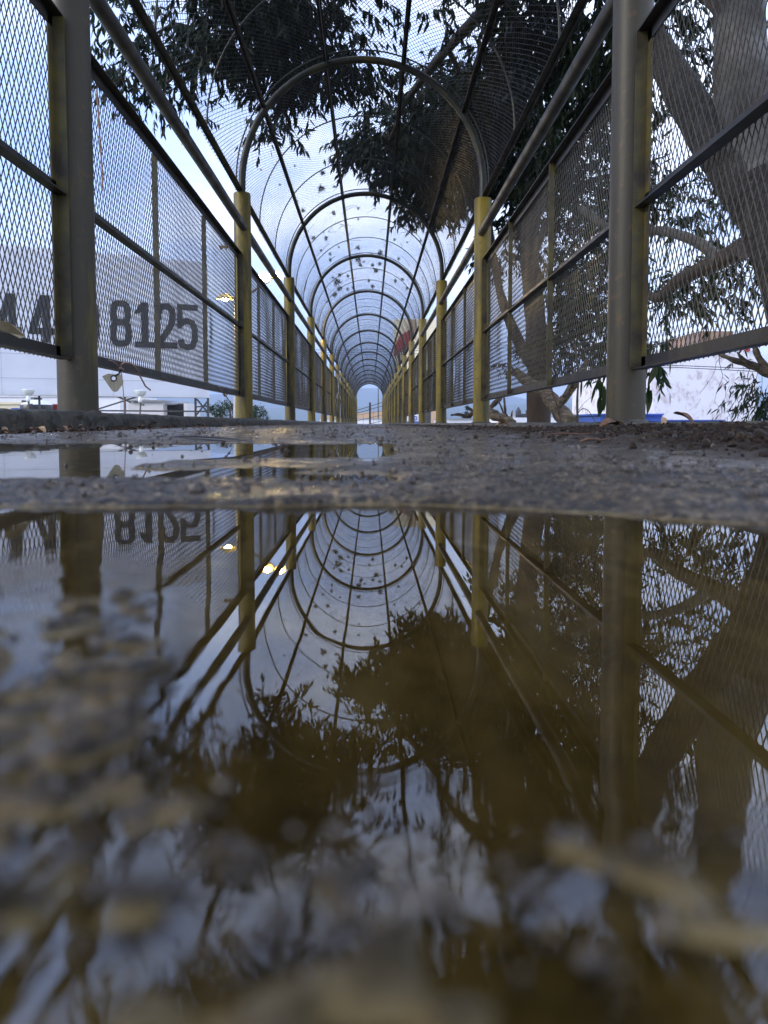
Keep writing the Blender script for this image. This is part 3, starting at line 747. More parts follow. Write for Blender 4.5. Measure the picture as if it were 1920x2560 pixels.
# --- second tree: reddish trunk rising behind the right-hand panel
t2 = empty('reddish_tree', at(1345, 1059, 9.6) + Vector((0, 0, -5.4)))
tag(t2, 'tree with straight reddish trunk and torn lower limbs behind the right guard panel', 'tree')
T = MB(); limb(T, [at(1346, 1059, 9.6) + Vector((0, 0, -5.4)), at(1346, 1150, 9.6), at(1345, 900, 9.6), at(1335, 760, 9.6), at(1322, 620, 9.7), at(1330, 450, 9.9), at(1300, 250, 10.4), at(1260, 60, 11)], .17, .07, 16, .04, 9)
M['redbark'] = mottled('red_bark', (.042, .023, .014), (.06, .04, .028), 5, (.7, .9), bmp=.01, stretch=(3, 3, .7), c3=(.07, .048, .036))
into(T.build('trunk', M['redbark'], t2), t2)
T = MB()
limb(T, [at(1345, 930, 9.5), at(1300, 860, 9.6), at(1262, 770, 9.8), at(1240, 680, 10), at(1225, 560, 10.4)], .09, .03, 10, .06, 10)
limb(T, [at(1330, 640, 9.8), at(1380, 540, 9.6), at(1440, 470, 9.4), at(1520, 440, 9.0)], .06, .03, 10, .06, 12)
limb(T, [at(1335, 720, 9.8), at(1400, 700, 9.5), at(1480, 690, 9.2), at(1540, 640, 9.0)], .05, .02, 9, .06, 13)
into(T.build('limb', M['redbark'], t2), t2)
T = MB()
limb(T, [at(1425, 1058, 8.0), at(1400, 1030, 8.1), at(1365, 985, 8.3), at(1320, 955, 8.5), at(1290, 930, 8.7)], .10, .05, 12, .10, 14)
limb(T, [at(1388, 1020, 8.0), at(1420, 985, 7.9), at(1448, 940, 7.8), at(1470, 900, 7.8)], .045, .03, 10, .08, 15)
limb(T, [at(1400, 1010, 7.9), at(1425, 960, 7.8), at(1440, 920, 7.8)], .02, .012, 7, .08, 16)
into(T.build('torn_limb', M['deadwood'], t2), t2)
cl = []
C(1290, 560, 11.0, .4, .5, .45, 34); C(1240, 640, 11.5, .35, .5, .3, 22); C(1380, 420, 10.8, .6, .6, .6, 80); C(1300, 330, 11.2, .6, .7, .5, 80); C(1450, 560, 10.8, .5, .5, .5, 44); C(1410, 760, 11, .4, .5, .6, 40); C(1300, 900, 10.6, .3, .4, .25, 14)
V, Fc, tv = leaves(cl, (.08, .13), .24, .7)
o = new_obj('crown', np_mesh('crown', V, Fc, M['leaf']), t2); into(o, t2)
tag(into(tv.build('twigs', M['twig'], t2), t2), kind='stuff')

# broken log and snapped branch on the right kerb
lg = MB(); limb(lg, [at(1207, 1034, 7.0), at(1222, 1032, 6.95), at(1245, 1042, 6.9), at(1270, 1050, 6.85), at(1284, 1058, 6.8)], .060, .030, 14, .10, 20)
lo = lg.build('broken_log', M['deadwood']); tag(lo, 'short broken log with torn grain lying behind the second right-hand post', 'log')
pk = MB(); limb(pk, [at(1279, 1060, 6.85), at(1279, 1040, 6.85), at(1281, 1026, 6.85)], .018, .004, 6, .2, 3)
limb(pk, [at(1262, 1050, 6.85), at(1268, 1040, 6.85), at(1266, 1034, 6.85)], .012, .003, 6, .2, 3)
pk.build('splinter', M['deadwood'], lo)
sb = MB(); limb(sb, [at(1226, 1020, 7.5), at(1240, 1005, 7.5), at(1250, 994, 7.6)], .022, .03, 8, .1, 2)
limb(sb, [at(1264, 1042, 7.4), at(1262, 1015, 7.4), at(1260, 994, 7.5)], .014, .010, 7, .1, 2)
limb(sb, [at(1260, 1036, 7.4), at(1252, 1015, 7.4), at(1244, 1000, 7.5)], .010, .008, 6, .1, 2)
tag(sb.build('snapped_branches', M['twig']), 'dark snapped branches standing behind the short broken log', 'branch')
sb = MB(); limb(sb, [at(1127, 1038, 9.4), at(1150, 1036, 9.4), at(1168, 1042, 9.4), at(1183, 1032, 9.3), at(1200, 1025, 9.2)], .012, .035, 8, .15, 2)
limb(sb, [at(1183, 1032, 9.3), at(1176, 1022, 9.3), at(1168, 1017, 9.3)], .02, .008, 7, .15, 2)
tag(sb.build('dead_branch', M['twig']), 'pointed dead branch lying level between the second and third right-hand posts', 'branch')
# slim stems rising behind the panel
st = MB(); limb(st, [at(1444, 1062, 7.6), at(1443, 1000, 7.6), at(1446, 930, 7.6), at(1436, 860, 7.8)], .014, .007, 7, .05, 1)
limb(st, [at(1444, 1034, 7.6), at(1455, 1022, 7.6), at(1470, 1026, 7.55), at(1482, 1044, 7.5), at(1490, 1058, 7.5)], .005, .003, 5, .05, 1)
limb(st, [at(1446, 1026, 7.6), at(1462, 1006, 7.6), at(1482, 990, 7.6)], .003, .0015, 5, .05, 1)
tag(st.build('bare_sapling', M['twig']), 'slim upright bare stem with an arching side shoot behind the right panel', 'stem')
st = MB(); limb(st, [at(1404, 1056, 7.5), at(1392, 1010, 7.5), at(1380, 975, 7.5), at(1378, 900, 7.6)], .011, .006, 7, .05, 1)
tag(st.build('bare_sapling', M['twig']), 'slim leaning bare stem crossing in front of the torn limb', 'stem')

# hanging sprigs of long leaves beside the nearest right post
def big_leaf(mb, p, d, L, W, roll):
    p = Vector(p); d = Vector(d).normalized(); s = d.cross(Vector((math.cos(roll), math.sin(roll), .2))).normalized(); n = d.cross(s)
    vs = []; fs = []; K = 7
    for i in range(K + 1):
        t = i / K; wv = W * (math.sin(math.pi * min(1, t * .94 + .03)) ** .8) * (1 - .55 * t) * 1.25
        c = p + d * L * t + n * (L * .14 * t * t)
        vs += [c - s * wv + n * wv * .35, c, c + s * wv + n * wv * .35]
    for i in range(K):
        a = i * 3; fs += [(a, a+1, a+4, a+3), (a+1, a+2, a+5, a+4)]
    mb.add(vs, fs, True)
def sprig(lab, stem, lv):
    root = empty('leaf_sprig', stem[0]); tag(root, lab, 'leafy twig', 'leafy twigs hanging at the right')
    b_ = MB(); limb(b_, stem, .004, .002, 6, .05, 1); into(b_.build('stem', M['twig'], root), root)
    b_ = MB()
    for (x, y, Y, dx, dz, L, W, r_) in lv: big_leaf(b_, at(x, y, Y), (dx, .1, dz), L, W, r_)
    into(b_.build('leaves', M['leaf2'], root), root)
sprig('leafy twig hanging left of the nearest right post below the panel', [at(1470, 900, 3.9), at(1495, 945, 3.9), at(1508, 975, 3.9)],
    [(1455, 950, 3.9, .1, -1, .09, .013, .2), (1497, 945, 3.9, .25, -1, .10, .015, 1), (1505, 955, 3.9, -.15, -1, .11, .017, 2), (1512, 965, 3.85, .12, -1, .13, .017, .5),
     (1515, 985, 3.9, -.3, -1, .12, .015, 1.5), (1500, 990, 3.9, .05, -1, .10, .015, .8), (1490, 960, 3.9, -.35, -1, .10, .012, 2.2), (1522, 950, 3.9, .2, -1, .09, .015, .4), (1508, 1010, 3.9, -.35, -1, .07, .010, 1)])
sprig('leafy twig hanging right of the nearest right post below the panel', [at(1640, 880, 3.7), at(1632, 930, 3.7), at(1622, 960, 3.7)],
    [(1652, 905, 3.7, .02, -1, .13, .014, .2), (1642, 912, 3.7, -.35, -1, .11, .016, 1), (1624, 955, 3.7, .1, -1, .10, .016, .1), (1628, 975, 3.7, -.02, -1, .12, .018, .6), (1622, 965, 3.7, -.2, -1, .09, .013, 2), (1676, 900, 3.7, .05, -1, .07, .004, 1), (1640, 940, 3.7, .4, -1, .03, .005, 1)])
sprig('leafy twig hanging from above just inside the top right of the panel', [at(1590, 870, 4.1), at(1640, 860, 4.1), at(1690, 850, 4.1)],
    [(1600 + 13*i, 860 + 8 * math.sin(i*2.1), 4.1, math.sin(i*1.7)*.4, -1, .10, .015, i) for i in range(8)])
# hanging root-like bare twigs at far right
bt = empty('bare_branch', at(1925, 935, 4.6)); tag(bt, 'bare broken branch with thin dangling twigs in front of the spotted white wall', 'branch')
b_ = MB(); limb(b_, [at(1960, 955, 4.6), at(1925, 935, 4.6), at(1885, 915, 4.6), at(1840, 902, 4.6), at(1800, 886, 4.6)], .040, .010, 9, .12, 3)
limb(b_, [at(1900, 922, 4.6), at(1860, 900, 4.55), at(1843, 880, 4.5)], .024, .004, 7, .12, 4)
limb(b_, [at(1925, 935, 4.6), at(1895, 890, 4.6), at(1885, 855, 4.6)], .028, .012, 7, .12, 4)
into(b_.build('limb', M['deadwood'], bt), bt)
b_ = MB(); rr_ = random.Random(5)
def dangly(x, y, dx, n, r0):
    pts = []; 
    for i in range(n):
        pts.append(at(x, y, 4.6)); x += dx + rr_.uniform(-11, 11); y += rr_.uniform(9, 19)
        if i > 1 and rr_.random() < .4 and r0 > .0012: dangly(x, y, dx + rr_.choice((-7, 7)), max(3, n - i), r0 * .65)
    limb(b_, pts, r0, r0 * .4, 4, .1, 1)
for (x, y, dx, n, r0) in [(1798, 890, -2, 9, .0022), (1805, 893, -5, 7, .0016), (1876, 920, -6, 12, .0024), (1895, 930, -7, 11, .002), (1860, 912, -4, 6, .0014), (1905, 935, -4, 10, .0018)]: dangly(x, y, dx, n, r0)
into(b_.build('twigs', M['twig'], bt), bt)
cl = [(at(1925, 1000, 5.2), (.13, .2, .16), 60)]
V, Fc, tv = leaves(cl, (.05, .09), .16, .8); nf = new_obj('leafy_clump', np_mesh('leafy_clump', V, Fc, M['leaf'])); tag(nf, 'dark clump of narrow leaves at the right edge just above the kerb', 'foliage')

# ------------------------------------------------------------------ air plants caught on the roof mesh
def air_plant():
    V = []; Fc = []
    for i in range(70):
        d = rng.normal(size=3); d /= np.linalg.norm(d); d2 = d + rng.normal(size=3) * .35
        s = np.cross(d, rng.normal(size=3)); s /= np.linalg.norm(s); s = s * .06
        a = d * .15; m_ = d * .62; e = d2 / np.linalg.norm(d2) * rng.uniform(.8, 1.25)
        o_ = len(V); V += [a - s, a + s, m_ - s * .7, m_ + s * .7, e, e + s * .1]; Fc += [[o_, o_+1, o_+3, o_+2], [o_+2, o_+3, o_+5, o_+4]]
    return np_mesh('air_plant', np.array(V), np.array(Fc), M['airplant'])
apm = [air_plant() for _ in range(3)]
zc = float(zb(CX)) + ZS + STILT
def on_roof(px, py):
    """where the line of sight to a photo point meets the roof barrel"""
    v = RM @ Vector(((px - 960) / F, (1280 - py - 101.6) / F, -1))
    ox, oz = -CX, CZ - zc; rr2 = 1.02 ** 2
    a = v.x**2 + v.z**2; b2 = 2 * (ox*v.x + oz*v.z); c = ox**2 + oz**2 - rr2
    t = (-b2 + math.sqrt(b2*b2 - 4*a*c)) / (2*a)
    return Vector((v.x*t, v.y*t, CZ + v.z*t))
z8 = [(585,85,15),(575,180,20),(655,165,10),(330,150,7),(468,305,12),(420,38,6),(650,320,13),(795,290,8),(530,468,12),(605,470,12),(795,355,7),(1010,475,8),(680,520,6),(795,525,12),(575,540,7),(628,562,10),(630,595,9),(925,558,16),(1035,590,9),(797,600,17),(830,605,7),(808,628,12),(880,628,10),(922,620,10),(900,662,14),(858,720,9),(735,690,9),(686,688,12),(668,735,22),(685,770,16),(655,805,15),(730,770,10),(1015,722,10),(1058,712,9),(1085,765,9),(880,755,12),(765,760,8),(610,845,7),(645,700,8),(875,560,6),(435,245,5),(220,62,6),(1085,490,5),(1165,480,6),(590,430,5)]
for i, (zx, zy, r_) in enumerate(z8):
    p = on_roof(560 + zx / 2.37, 400 + zy / 2.37)
    o = new_obj('air_plant', apm[i % 3]); s = r_ / 2.37 / F * p.y * 1.6
    o.location = p + Vector((0, 0, s * .3)); o.scale = (s, s, s * .85); o.rotation_euler = (random.uniform(0, 6), random.uniform(0, 6), random.uniform(0, 6))
    kb = int((p.y - Y1) / P); big_ = 'large' if r_ >= 14 else 'small' if r_ <= 8 else 'middling'
    tag(o, '%s dark spiky air plant on the %s roof bay, %s of its centre line' % (big_, ORD[kb], 'left' if p.x < CX else 'right'), 'air plant', 'air plants on the roof mesh')
tw_ = MB(); rr_ = random.Random(3)
for i in range(46):
    px, py = rr_.uniform(760, 1090), rr_.uniform(520, 740); p = on_roof(px, py); pts = [p]
    a = rr_.uniform(0, 6.28)
    for k in range(5):
        a += rr_.uniform(-.8, .8); p = p + Vector((math.cos(a) * .05, math.sin(a) * .09, 0)); 
        xx = max(-.99, min(.99, (p.x - CX) / 1.03)); p.z = zc + 1.03 * math.sqrt(1 - xx*xx) - .0165 * (p.x - CX) * 0; pts.append(p.copy())
    tw_.tube(pts, [.0035, .003, .003, .0025, .002, .0015], 4)
tag(tw_.build('fallen_twigs', M['twig']), 'thin curled twigs scattered over the roof mesh', 'twigs', kind='stuff')

# ------------------------------------------------------------------ wire ties and tag on the left panel
XP = CX - 1.01
def on_left(px, py, dx=0):
    v = RM @ Vector(((px - 960) / F, (1280 - py - 101.6) / F, -1)); t = (XP + dx) / v.x
    return Vector((v.x*t, v.y*t, CZ + v.z*t))
wt = empty('wire_tie', on_left(302, 920)); tag(wt, 'pinkish wire knotted round the bottom rail with long loose ends, holding a small tag', 'wire')
b_ = MB()
b_.tube([on_left(272, 900), on_left(282, 903), on_left(296, 914), on_left(302, 924), on_left(305, 945), on_left(308, 975), on_left(311, 1010), on_left(314, 1036)], [.0022]*8, 6)
b_.tube([on_left(302, 922), on_left(303, 911, .01), on_left(312, 906, .015), on_left(327, 908, .02), on_left(340, 920, .02), on_left(352, 944, .02), on_left(364, 966, .02), on_left(376, 975, .02)], [.0036]*8, 7)
b_.tube([on_left(296, 924, .01), on_left(302, 919, .016), on_left(309, 924, .012), on_left(303, 929, .012), on_left(297, 924, .01)], .004, 6)
into(b_.build('strand', M['rope'], wt), wt)
tg = MB(); pts = [(255, 941), (270, 934), (303, 937), (309, 956), (303, 966), (294, 978), (287, 980), (281, 978)]
hole = [(284 + 5.5*math.cos(a), 946 + 5.5*math.sin(a)) for a in [math.pi + 2*math.pi*k/8 for k in range(8)]]
def on_left_tag(p, d): return on_left(p[0], p[1], .012 + d)
n = 8; vs = [on_left_tag(p, 0) for p in pts] + [on_left_tag(p, 0) for p in hole] + [on_left_tag(p, .003) for p in pts] + [on_left_tag(p, .003) for p in hole]
fs = []
for k in range(n):
    k2 = (k+1) % n; fs += [(k, k2, n+k2, n+k), (2*n+k, 3*n+k, 3*n+k2, 2*n+k2), (k, 2*n+k, 2*n+k2, k2), (n+k, n+k2, 3*n+k2, 3*n+k)]
tg.add(vs, fs); tgo = into(tg.build('plastic_tag', M['tag']), empty('x')); 
bpy.data.objects.remove(bpy.data.objects['x'])
tag(tgo, 'dirty cream plastic tag with a dark eyelet hanging from the pink wire', 'tag')
gr = MB(); gr.tube([on_left(284 + 7*math.cos(a), 946 + 7*math.sin(a), .0155) for a in [2*math.pi*k/16 for k in range(17)]], .0032, 6, False)
gr.tube([on_left(287, 940, .015), on_left(297, 935, .016), on_left(302, 926, .016)], .004, 6)
gr.build('eyelet', M['black'], tgo)
w2 = MB(); w2.tube([on_left(546, 966), on_left(552, 973), on_left(560, 984), on_left(566, 992), on_left(574, 1003), on_left(584, 1018)], [.004, .004, .005, .005, .003, .002], 6)
w2.tube([on_left(561, 981), on_left(568, 986), on_left(562, 991), on_left(558, 985)], .005, 6)
tag(w2.build('wire_tie', M['rope']), 'short pinkish wire tie on the bottom rail near the second left post', 'wire')
w3 = MB(); w3.tube([on_left(242, 225), on_left(247, 300), on_left(251, 370), on_left(256, 430), on_left(255, 478)], .0035, 6)
tag(w3.build('loose_wire', M['rope']), 'thin reddish wire dangling down the mesh beside the nearest left post', 'wire')
w4 = MB(); rr_ = random.Random(8)
for k in range(4):
    w4.tube([on_left(842 + k*3, 930 + 4*k, .03 + .01*k), on_left(846, 980, .05), on_left(838 + 5*k, 1000, .03), on_left(845 + 2*k, 1030 + 4*k, .03)], .007, 5)
tag(w4.build('cable_tangle', M['galv']), 'tangle of loose pale cable hanging on the left panels far down the tunnel', 'cable')
rg = MB(); 
for k in range(9):
    a = on_left(545 + 3*k, 612 + 3*math.sin(k*2), .02 + .006*(k % 3)); b2 = on_left(552 + 3*k, 622 + 4*math.cos(k*1.3), .02 + .008*((k+1) % 3)); c = on_left(560 + 2*k, 616 + 3*math.sin(k), .03)
    rg.add([a, b2, c], [(0, 1, 2)])
tag(rg.build('torn_scrap', M['dryleaf']), 'torn pale scrap caught on the top rail before the second left post', 'scrap')
dl = MB(); p = [on_left(-5, 800, .02), on_left(20, 806, .025), on_left(45, 822, .02), on_left(62, 842, .015), on_left(48, 846, .01), on_left(20, 832, .0), on_left(-5, 824, 0)]
dl.add(p + [q + Vector((.003, 0, 0)) for q in p], [(0,1,2,3,4,5,6), (13,12,11,10,9,8,7)] + [(i, (i+1) % 7, 7 + (i+1) % 7, 7 + i) for i in range(7)])
tag(dl.build('palm_scrap', M['tag']), 'curled dry strip lying in the bottom rail at the left edge of the picture', 'dry leaf')

# ------------------------------------------------------------------ litter
def blobs(pos, sz, mat, name, label, cat):
    ico = []; t = (1 + 5 ** .5) / 2
    ico = np.array([(-1,t,0),(1,t,0),(-1,-t,0),(1,-t,0),(0,-1,t),(0,1,t),(0,-1,-t),(0,1,-t),(t,0,-1),(t,0,1),(-t,0,-1),(-t,0,1)], float); ico /= np.linalg.norm(ico[0])
    fc = np.array([(0,11,5),(0,5,1),(0,1,7),(0,7,10),(0,10,11),(1,5,9),(5,11,4),(11,10,2),(10,7,6),(7,1,8),(3,9,4),(3,4,2),(3,2,6),(3,6,8),(3,8,9),(4,9,5),(2,4,11),(6,2,10),(8,6,7),(9,8,1)])
    n = len(pos); V = ico[None] * (1 + rng.uniform(-.28, .28, (n, 12, 1)))
    st_ = rng.uniform(.6, 1.3, (n, 1, 3)); V = V * st_ * sz[:, None, None] + pos[:, None]
    Fc = (np.arange(n)[:, None, None] * 12 + fc[None]).reshape(-1, 3)
    o = new_obj(name, np_mesh(name, V.reshape(-1, 3), Fc, mat, False)); tag(o, label, cat, kind='stuff')
# grit on the deck: size and density follow a power law
n = 9000; y = .19 * np.exp(rng.random(n) * np.log(9 / .19)); x = rng.uniform(-1, 1, n) * np.minimum(.62 * y + .05, .9) - .03
h = height(x, y, 0); ok = (h > .0005) | (rng.random(n) < .05); x, y, h = x[ok], y[ok], h[ok]
s_ = rng.gamma(1.6, .00017, len(x)) * (1 + 2.2 * np.minimum(y, 3)) + .00010; s_ = np.minimum(s_, .0042)
blobs(np.stack([x, y, np.maximum(h, 0) + s_ * .3], 1), s_, M['grit'], 'grit', 'fine stones and grit strewn over the wet concrete deck', 'grit')
M['palegrit'] = mottled('pale_grit', (.07, .055, .038), (.15, .125, .09), 900, (.08, .25), bmp=0, c3=(.36, .32, .25), spec=.8)
for mm_, nn_, lb in (('palegrit', 420, 'pale wet sand grains in the shallow edge of the near puddle'), ('grit', 1500, 'dark specks and leaf crumbs in the shallow edge of the near puddle')):
    y = .028 * np.exp(rng.random(nn_) * np.log(.175 / .028)); x = -.55 * y + .75 * y * rng.random(nn_) ** 1.3 - .004
    i_ = rng.random(nn_) < .25; x[i_] = (rng.random(i_.sum()) - .5) * .9 * y[i_]; y[i_] = rng.uniform(.026, .040, i_.sum())
    h = height(x, y, 1.0); ok = (h > -.0012) & ((y > .048) | (mm_ == 'grit')); x, y, h = x[ok], y[ok], h[ok]; s_ = np.minimum(rng.gamma(2, .00011, len(x)) + .00009, .0006) * (1 if mm_ == 'grit' else .8)
    blobs(np.stack([x, y, np.maximum(h, -.0002) + s_ * .3], 1), s_, M[mm_], 'wet_grains', lb, 'grit')
n = 20000; y = .38 * np.exp(rng.random(n) * np.log(16 / .38)); x = rng.uniform(.17, .90, n)
keep = rng.random(n) < sm(.17, .36, x) * (.35 + .65 * np.exp(-(y - .4) / 6)); x, y = x[keep], y[keep]
s_ = np.minimum(rng.gamma(1.7, .0008, len(x)) + .0005, .006); h = height(x, y, 0)
blobs(np.stack([x, y, h + s_ * .35], 1), s_, M['dirt'], 'dirt_clods', 'dark crumbly dirt drifted against the right kerb', 'dirt')
n = 2200; y = .9 * np.exp(rng.random(n) * np.log(30 / .9)); x = -.97 + rng.gamma(1.6, .05, n)
s_ = np.minimum(rng.gamma(2.0, .0009, n) + .0006, .006); h = height(x, y, 0)
blobs(np.stack([x, y, h + s_ * .35], 1), s_, M['dirt'], 'dirt_clods', 'crumbs of dirt lying along the foot of the left kerb', 'dirt')

# leaf litter strips (small curled leaves, uncountable)
def litter(n, fx, fy, name, label, sz=(.012, .035)):
    V = []; Fc = []
    for i in range(n):
        x = fx(); y = fy(); z = float(height(np.array([x]), np.array([y]), 0)[0]); L = random.uniform(*sz); a = random.uniform(0, 6.28); t = random.uniform(-.5, .7)
        d = Vector((math.cos(a) * math.cos(t), math.sin(a) * math.cos(t), math.sin(t))); s = d.cross(Vector((random.uniform(-.4, .4), random.uniform(-.4, .4), 1))).normalized() * L * .22
        up = Vector((0, 0, L * .18)); p = Vector((x, y, z + L * .15)); o_ = len(V)
        V += [p, p + d*L*.5 - s + up, p + d*L, p + d*L*.5 + s + up, p + d*L*.5]
        Fc += [[o_, o_+1, o_+4], [o_+1, o_+2, o_+4], [o_+2, o_+3, o_+4], [o_+3, o_, o_+4]]
    o = new_obj(name, np_mesh(name, np.array([tuple(v) for v in V]), np.array(Fc), M['brownleaf'])); tag(o, label, 'leaf litter', kind='stuff')
litter(420, lambda: min(.86, random.gauss(.70, .10)), lambda: 1.9 * math.exp(random.random() * 1.9), 'leaf_litter', 'brown leaf litter along the foot of the right kerb', (.008, .022))
litter(420, lambda: -.96 + abs(random.gauss(0, .07)), lambda: 1.6 * math.exp(random.random() * 2.2), 'leaf_litter', 'brown leaf litter along the foot of the left kerb')

def dry_leaf(x, y, L, rot, lab, mat='dryleaf', lift=.0, stand=.4):
    z = float(height(np.array([x]), np.array([y]), 0)[0]) + lift
    mb = MB(); K = 8; vs = []; fs = []
    for i in range(K + 1):
        t = i / K; wv = L * .26 * math.sin(math.pi * min(1, t * .93 + .05)) ** .7
        zc_ = L * stand * t + L * .10 * math.sin(t * 4)
        vs += [(L*t, -wv, zc_ + wv * .5), (L*t, 0, zc_), (L*t, wv, zc_ + wv * .7)]
    vs = vs + [(a, b2, c - .0006) for a, b2, c in vs]; m_ = 3 * (K + 1)
    for i in range(K):
        a = i*3; fs += [(a, a+1, a+4, a+3), (a+1, a+2, a+5, a+4), (m_+a+3, m_+a+4, m_+a+1, m_+a), (m_+a+4, m_+a+5, m_+a+2, m_+a+1)]
    mb.add(vs, fs, True); o = mb.build('fallen_leaf', M[mat]); o.location = (x, y, z + .002); o.rotation_euler = (random.uniform(-.3, .3), 0, rot)
    tag(o, lab, 'leaf', 'fallen leaves beside the kerbs')
dry_leaf(-.93, 1.98, .055, 2.6, 'pale curled fallen leaf below the left kerb, the larger of the left pair', stand=.3)
dry_leaf(-.86, 2.05, .034, 2.4, 'small pale fallen leaf below the left kerb, right of a larger one', stand=.5)
dry_leaf(.82, 2.45, .040, 2.9, 'pointed cream fallen leaf in front of the right kerb', lift=.012, stand=.6)
dry_leaf(.86, 2.25, .034, 1.3, 'rounded tan fallen leaf in front of the right kerb', lift=.016, stand=.9)
dry_leaf(.62, 3.4, .07, 3.3, 'tan fallen leaf upright by the broken end of the right kerb edge', lift=.004, stand=.5)
dry_leaf(.70, 4.3, .07, .4, 'pale fallen leaf at the right kerb near the second post', stand=.4)
dry_leaf(.72, 1.7, .05, 2.2, 'reddish brown curled leaf in the dirt by the right kerb', 'brownleaf', .006, .6)
dry_leaf(.45, 1.5, .05, .3, 'long brown leaf lying flat in the dirt heap', 'brownleaf', .002, .1)
# seeds
def seed_mesh():
    b_ = MB(); n = 12; K = 8
    b_.lathe([(math.sin(math.pi*i/K) * (1 + .05*math.sin(i*3)) + .0001, -math.cos(math.pi*i/K)) for i in range(K+1)], n=n)
    return b_.mesh('seed', M['seed'])
sm_ = seed_mesh()
for (px, d, r_) in [(1645, .83, .006), (1668, .82, .0062), (1690, .85, .006), (1720, .84, .0052), (1742, .90, .005), (1700, .95, .006), (1835, .62, .0052), (1858, .60, .0056), (1877, .595, .0060), (1905, .60, .006), (1918, .62, .006), (1772, .53, .0046), (1530, .93, .005), (1605, .70, .004),
        (1382, .95, .005), (1190, .9, .004), (330*1.0, .60, .003), (193*2, .70, .003), (690, .66, .0028), (707, .62, .0032), (722, .65, .0028), (715, .50, .0024), (842, .262, .0016), (925, .263, .0020), (905, .30, .0012), (560, .75, .0022), (815, .31, .0012), (1040, .255, .0013), (980, .60, .0016)]:
    x = (px - 926) / F * d; z = max(0, float(height(np.array([x]), np.array([d]), 0)[0]))
    o = new_obj('seed', sm_); o.location = (x, d, z + r_ * .75); r_ *= random.uniform(.5, .8); o.scale = (r_, r_ * random.uniform(.8, 1.1), r_ * .9); o.rotation_euler = (random.random()*6, random.random()*6, 0)
    tag(o, 'round brown seed in the dirt at the right' if px > 1500 else 'small round brown seed standing at the edge of the left-hand puddle' if px < 850 and d > .4 else 'tiny brown seed on the bare concrete in the middle', 'seed', 'round brown seeds on the deck')
for (x, y, L, a, lab) in [(.23, 1.0, .07, .1, 'dark straight twig lying on the deck before the dirt heap'), (.17, .62, .03, .4, 'short reddish twig on the wet concrete right of centre'), (.42, .60, .09, 2.9, 'thin pale twig lying beside the round seeds at right'), (-.02, 2.2, .16, .1, 'dark twig flat on the deck far down the middle')]:
    b_ = MB(); z = float(height(np.array([x]), np.array([y]), 0)[0]); b_.tube([(0, 0, 0), (L*.3, .002, .002), (L*.7, -.002, .001), (L, 0, .003)], [.0012, .0014, .001, .0006], 6)
    o = b_.build('twig', M['brownleaf']); o.location = (x, y, z + .003); o.rotation_euler.z = a; tag(o, lab, 'twig')
# curl of wire in the second puddle
b_ = MB(); b_.tube([(-.122 + .030*math.cos(t), .60 + .03*math.sin(t), .004 + .006*math.sin(t*.5)) for t in [k*.35 for k in range(16)]], .0006, 5)
tag(b_.build('wire_curl', M['black']), 'thin dark curl of wire lying at the far side of the left puddle', 'wire')

# ------------------------------------------------------------------ painted board on the left with its phone number
BA = Vector((-12.06, 25.0, 0)); BB = Vector((-5.78, 27.8, 0)); bd = (BB - BA).normalized(); BL = (BB - BA).length
board = empty('painted_board', BA, (0, 0, math.atan2(bd.y, bd.x)))
tag(board, 'big pale sheet board on a steel frame, painted with black digits ending 8125', 'billboard')
zt_, zb_ = 5.72 + CZ, .92 + CZ
LX = -7.0
nx = 120; nzn = 40; X, Z = np.meshgrid(np.linspace(LX, BL, nx), np.linspace(zb_, zt_, nzn))
Yo = .012 * np.sin(X * 2.1 + Z) * 1.0 + .008 * np.sin(Z * 5 + X * .7)
V = np.stack([X.ravel(), Yo.ravel(), Z.ravel()], 1); V = np.concatenate([V, V + [0, .05, 0]])
f0 = grid_faces(nx, nzn, 0); f1_ = f0[:, ::-1] + nx * nzn
new_obj('sheet', np_mesh('sheet', V, np.concatenate([f0, f1_]), M['board'], True), board)
sb_ = MB()
for z in (zb_ + .55, 2.28, 4.2): sb_.box((LX, -.030, z), (BL, -.024, z + .012))
for x in (-3.2, .2, 3.6): sb_.box((x, -.030, zb_), (x + .008, -.024, zt_))
sb_.build('seam', M['galv'], board)
def u_of(px):    # photo column -> distance along the board
    k = (px - 926) / F; # X = k*Y ; X = A.x + d.x*u, Y = A.y + d.y*u
    return (k * BA.y - BA.x) / (bd.x - k * bd.y)
def z_of(px, py): Yb = BA.y + bd.y * u_of(px); return CZ + (1059 - py) / F * Yb
def stroke(mb, pts, wd, closed=False, y=-.036):
    pts = [Vector((p[0], 0, p[1])) for p in pts]; m_ = len(pts); L_ = []; R_ = []
    for i, p in enumerate(pts):
        a = pts[i-1] if (i > 0 or closed) else p; c = pts[(i+1) % m_] if (i < m_-1 or closed) else p
        d1 = (p - a).normalized() if (p - a).length > 1e-6 else (c - p).normalized(); d2 = (c - p).normalized() if (c - p).length > 1e-6 else d1
        t = (d1 + d2).normalized(); nn = Vector((-t.z, 0, t.x)); k = 1 / max(.5, nn.dot(Vector((-d1.z, 0, d1.x))))
        L_.append(p + nn * wd/2 * k); R_.append(p - nn * wd/2 * k)
    vs = [(v.x, y, v.z) for v in L_ + R_]; n_ = m_ if closed else m_ - 1
    mb.add(vs, [(i, (i+1) % m_, m_ + (i+1) % m_, m_ + i) for i in range(n_)])
def ring(cx, cz, rx, rz, k=3.2, n=28):
    out_ = []
    for i in range(n):
        t = 2*math.pi*i/n; c = math.cos(t); s = math.sin(t)
        out_.append((cx + rx * math.copysign(abs(c) ** (2/k), c), cz + rz * math.copysign(abs(s) ** (2/k), s)))
    return out_
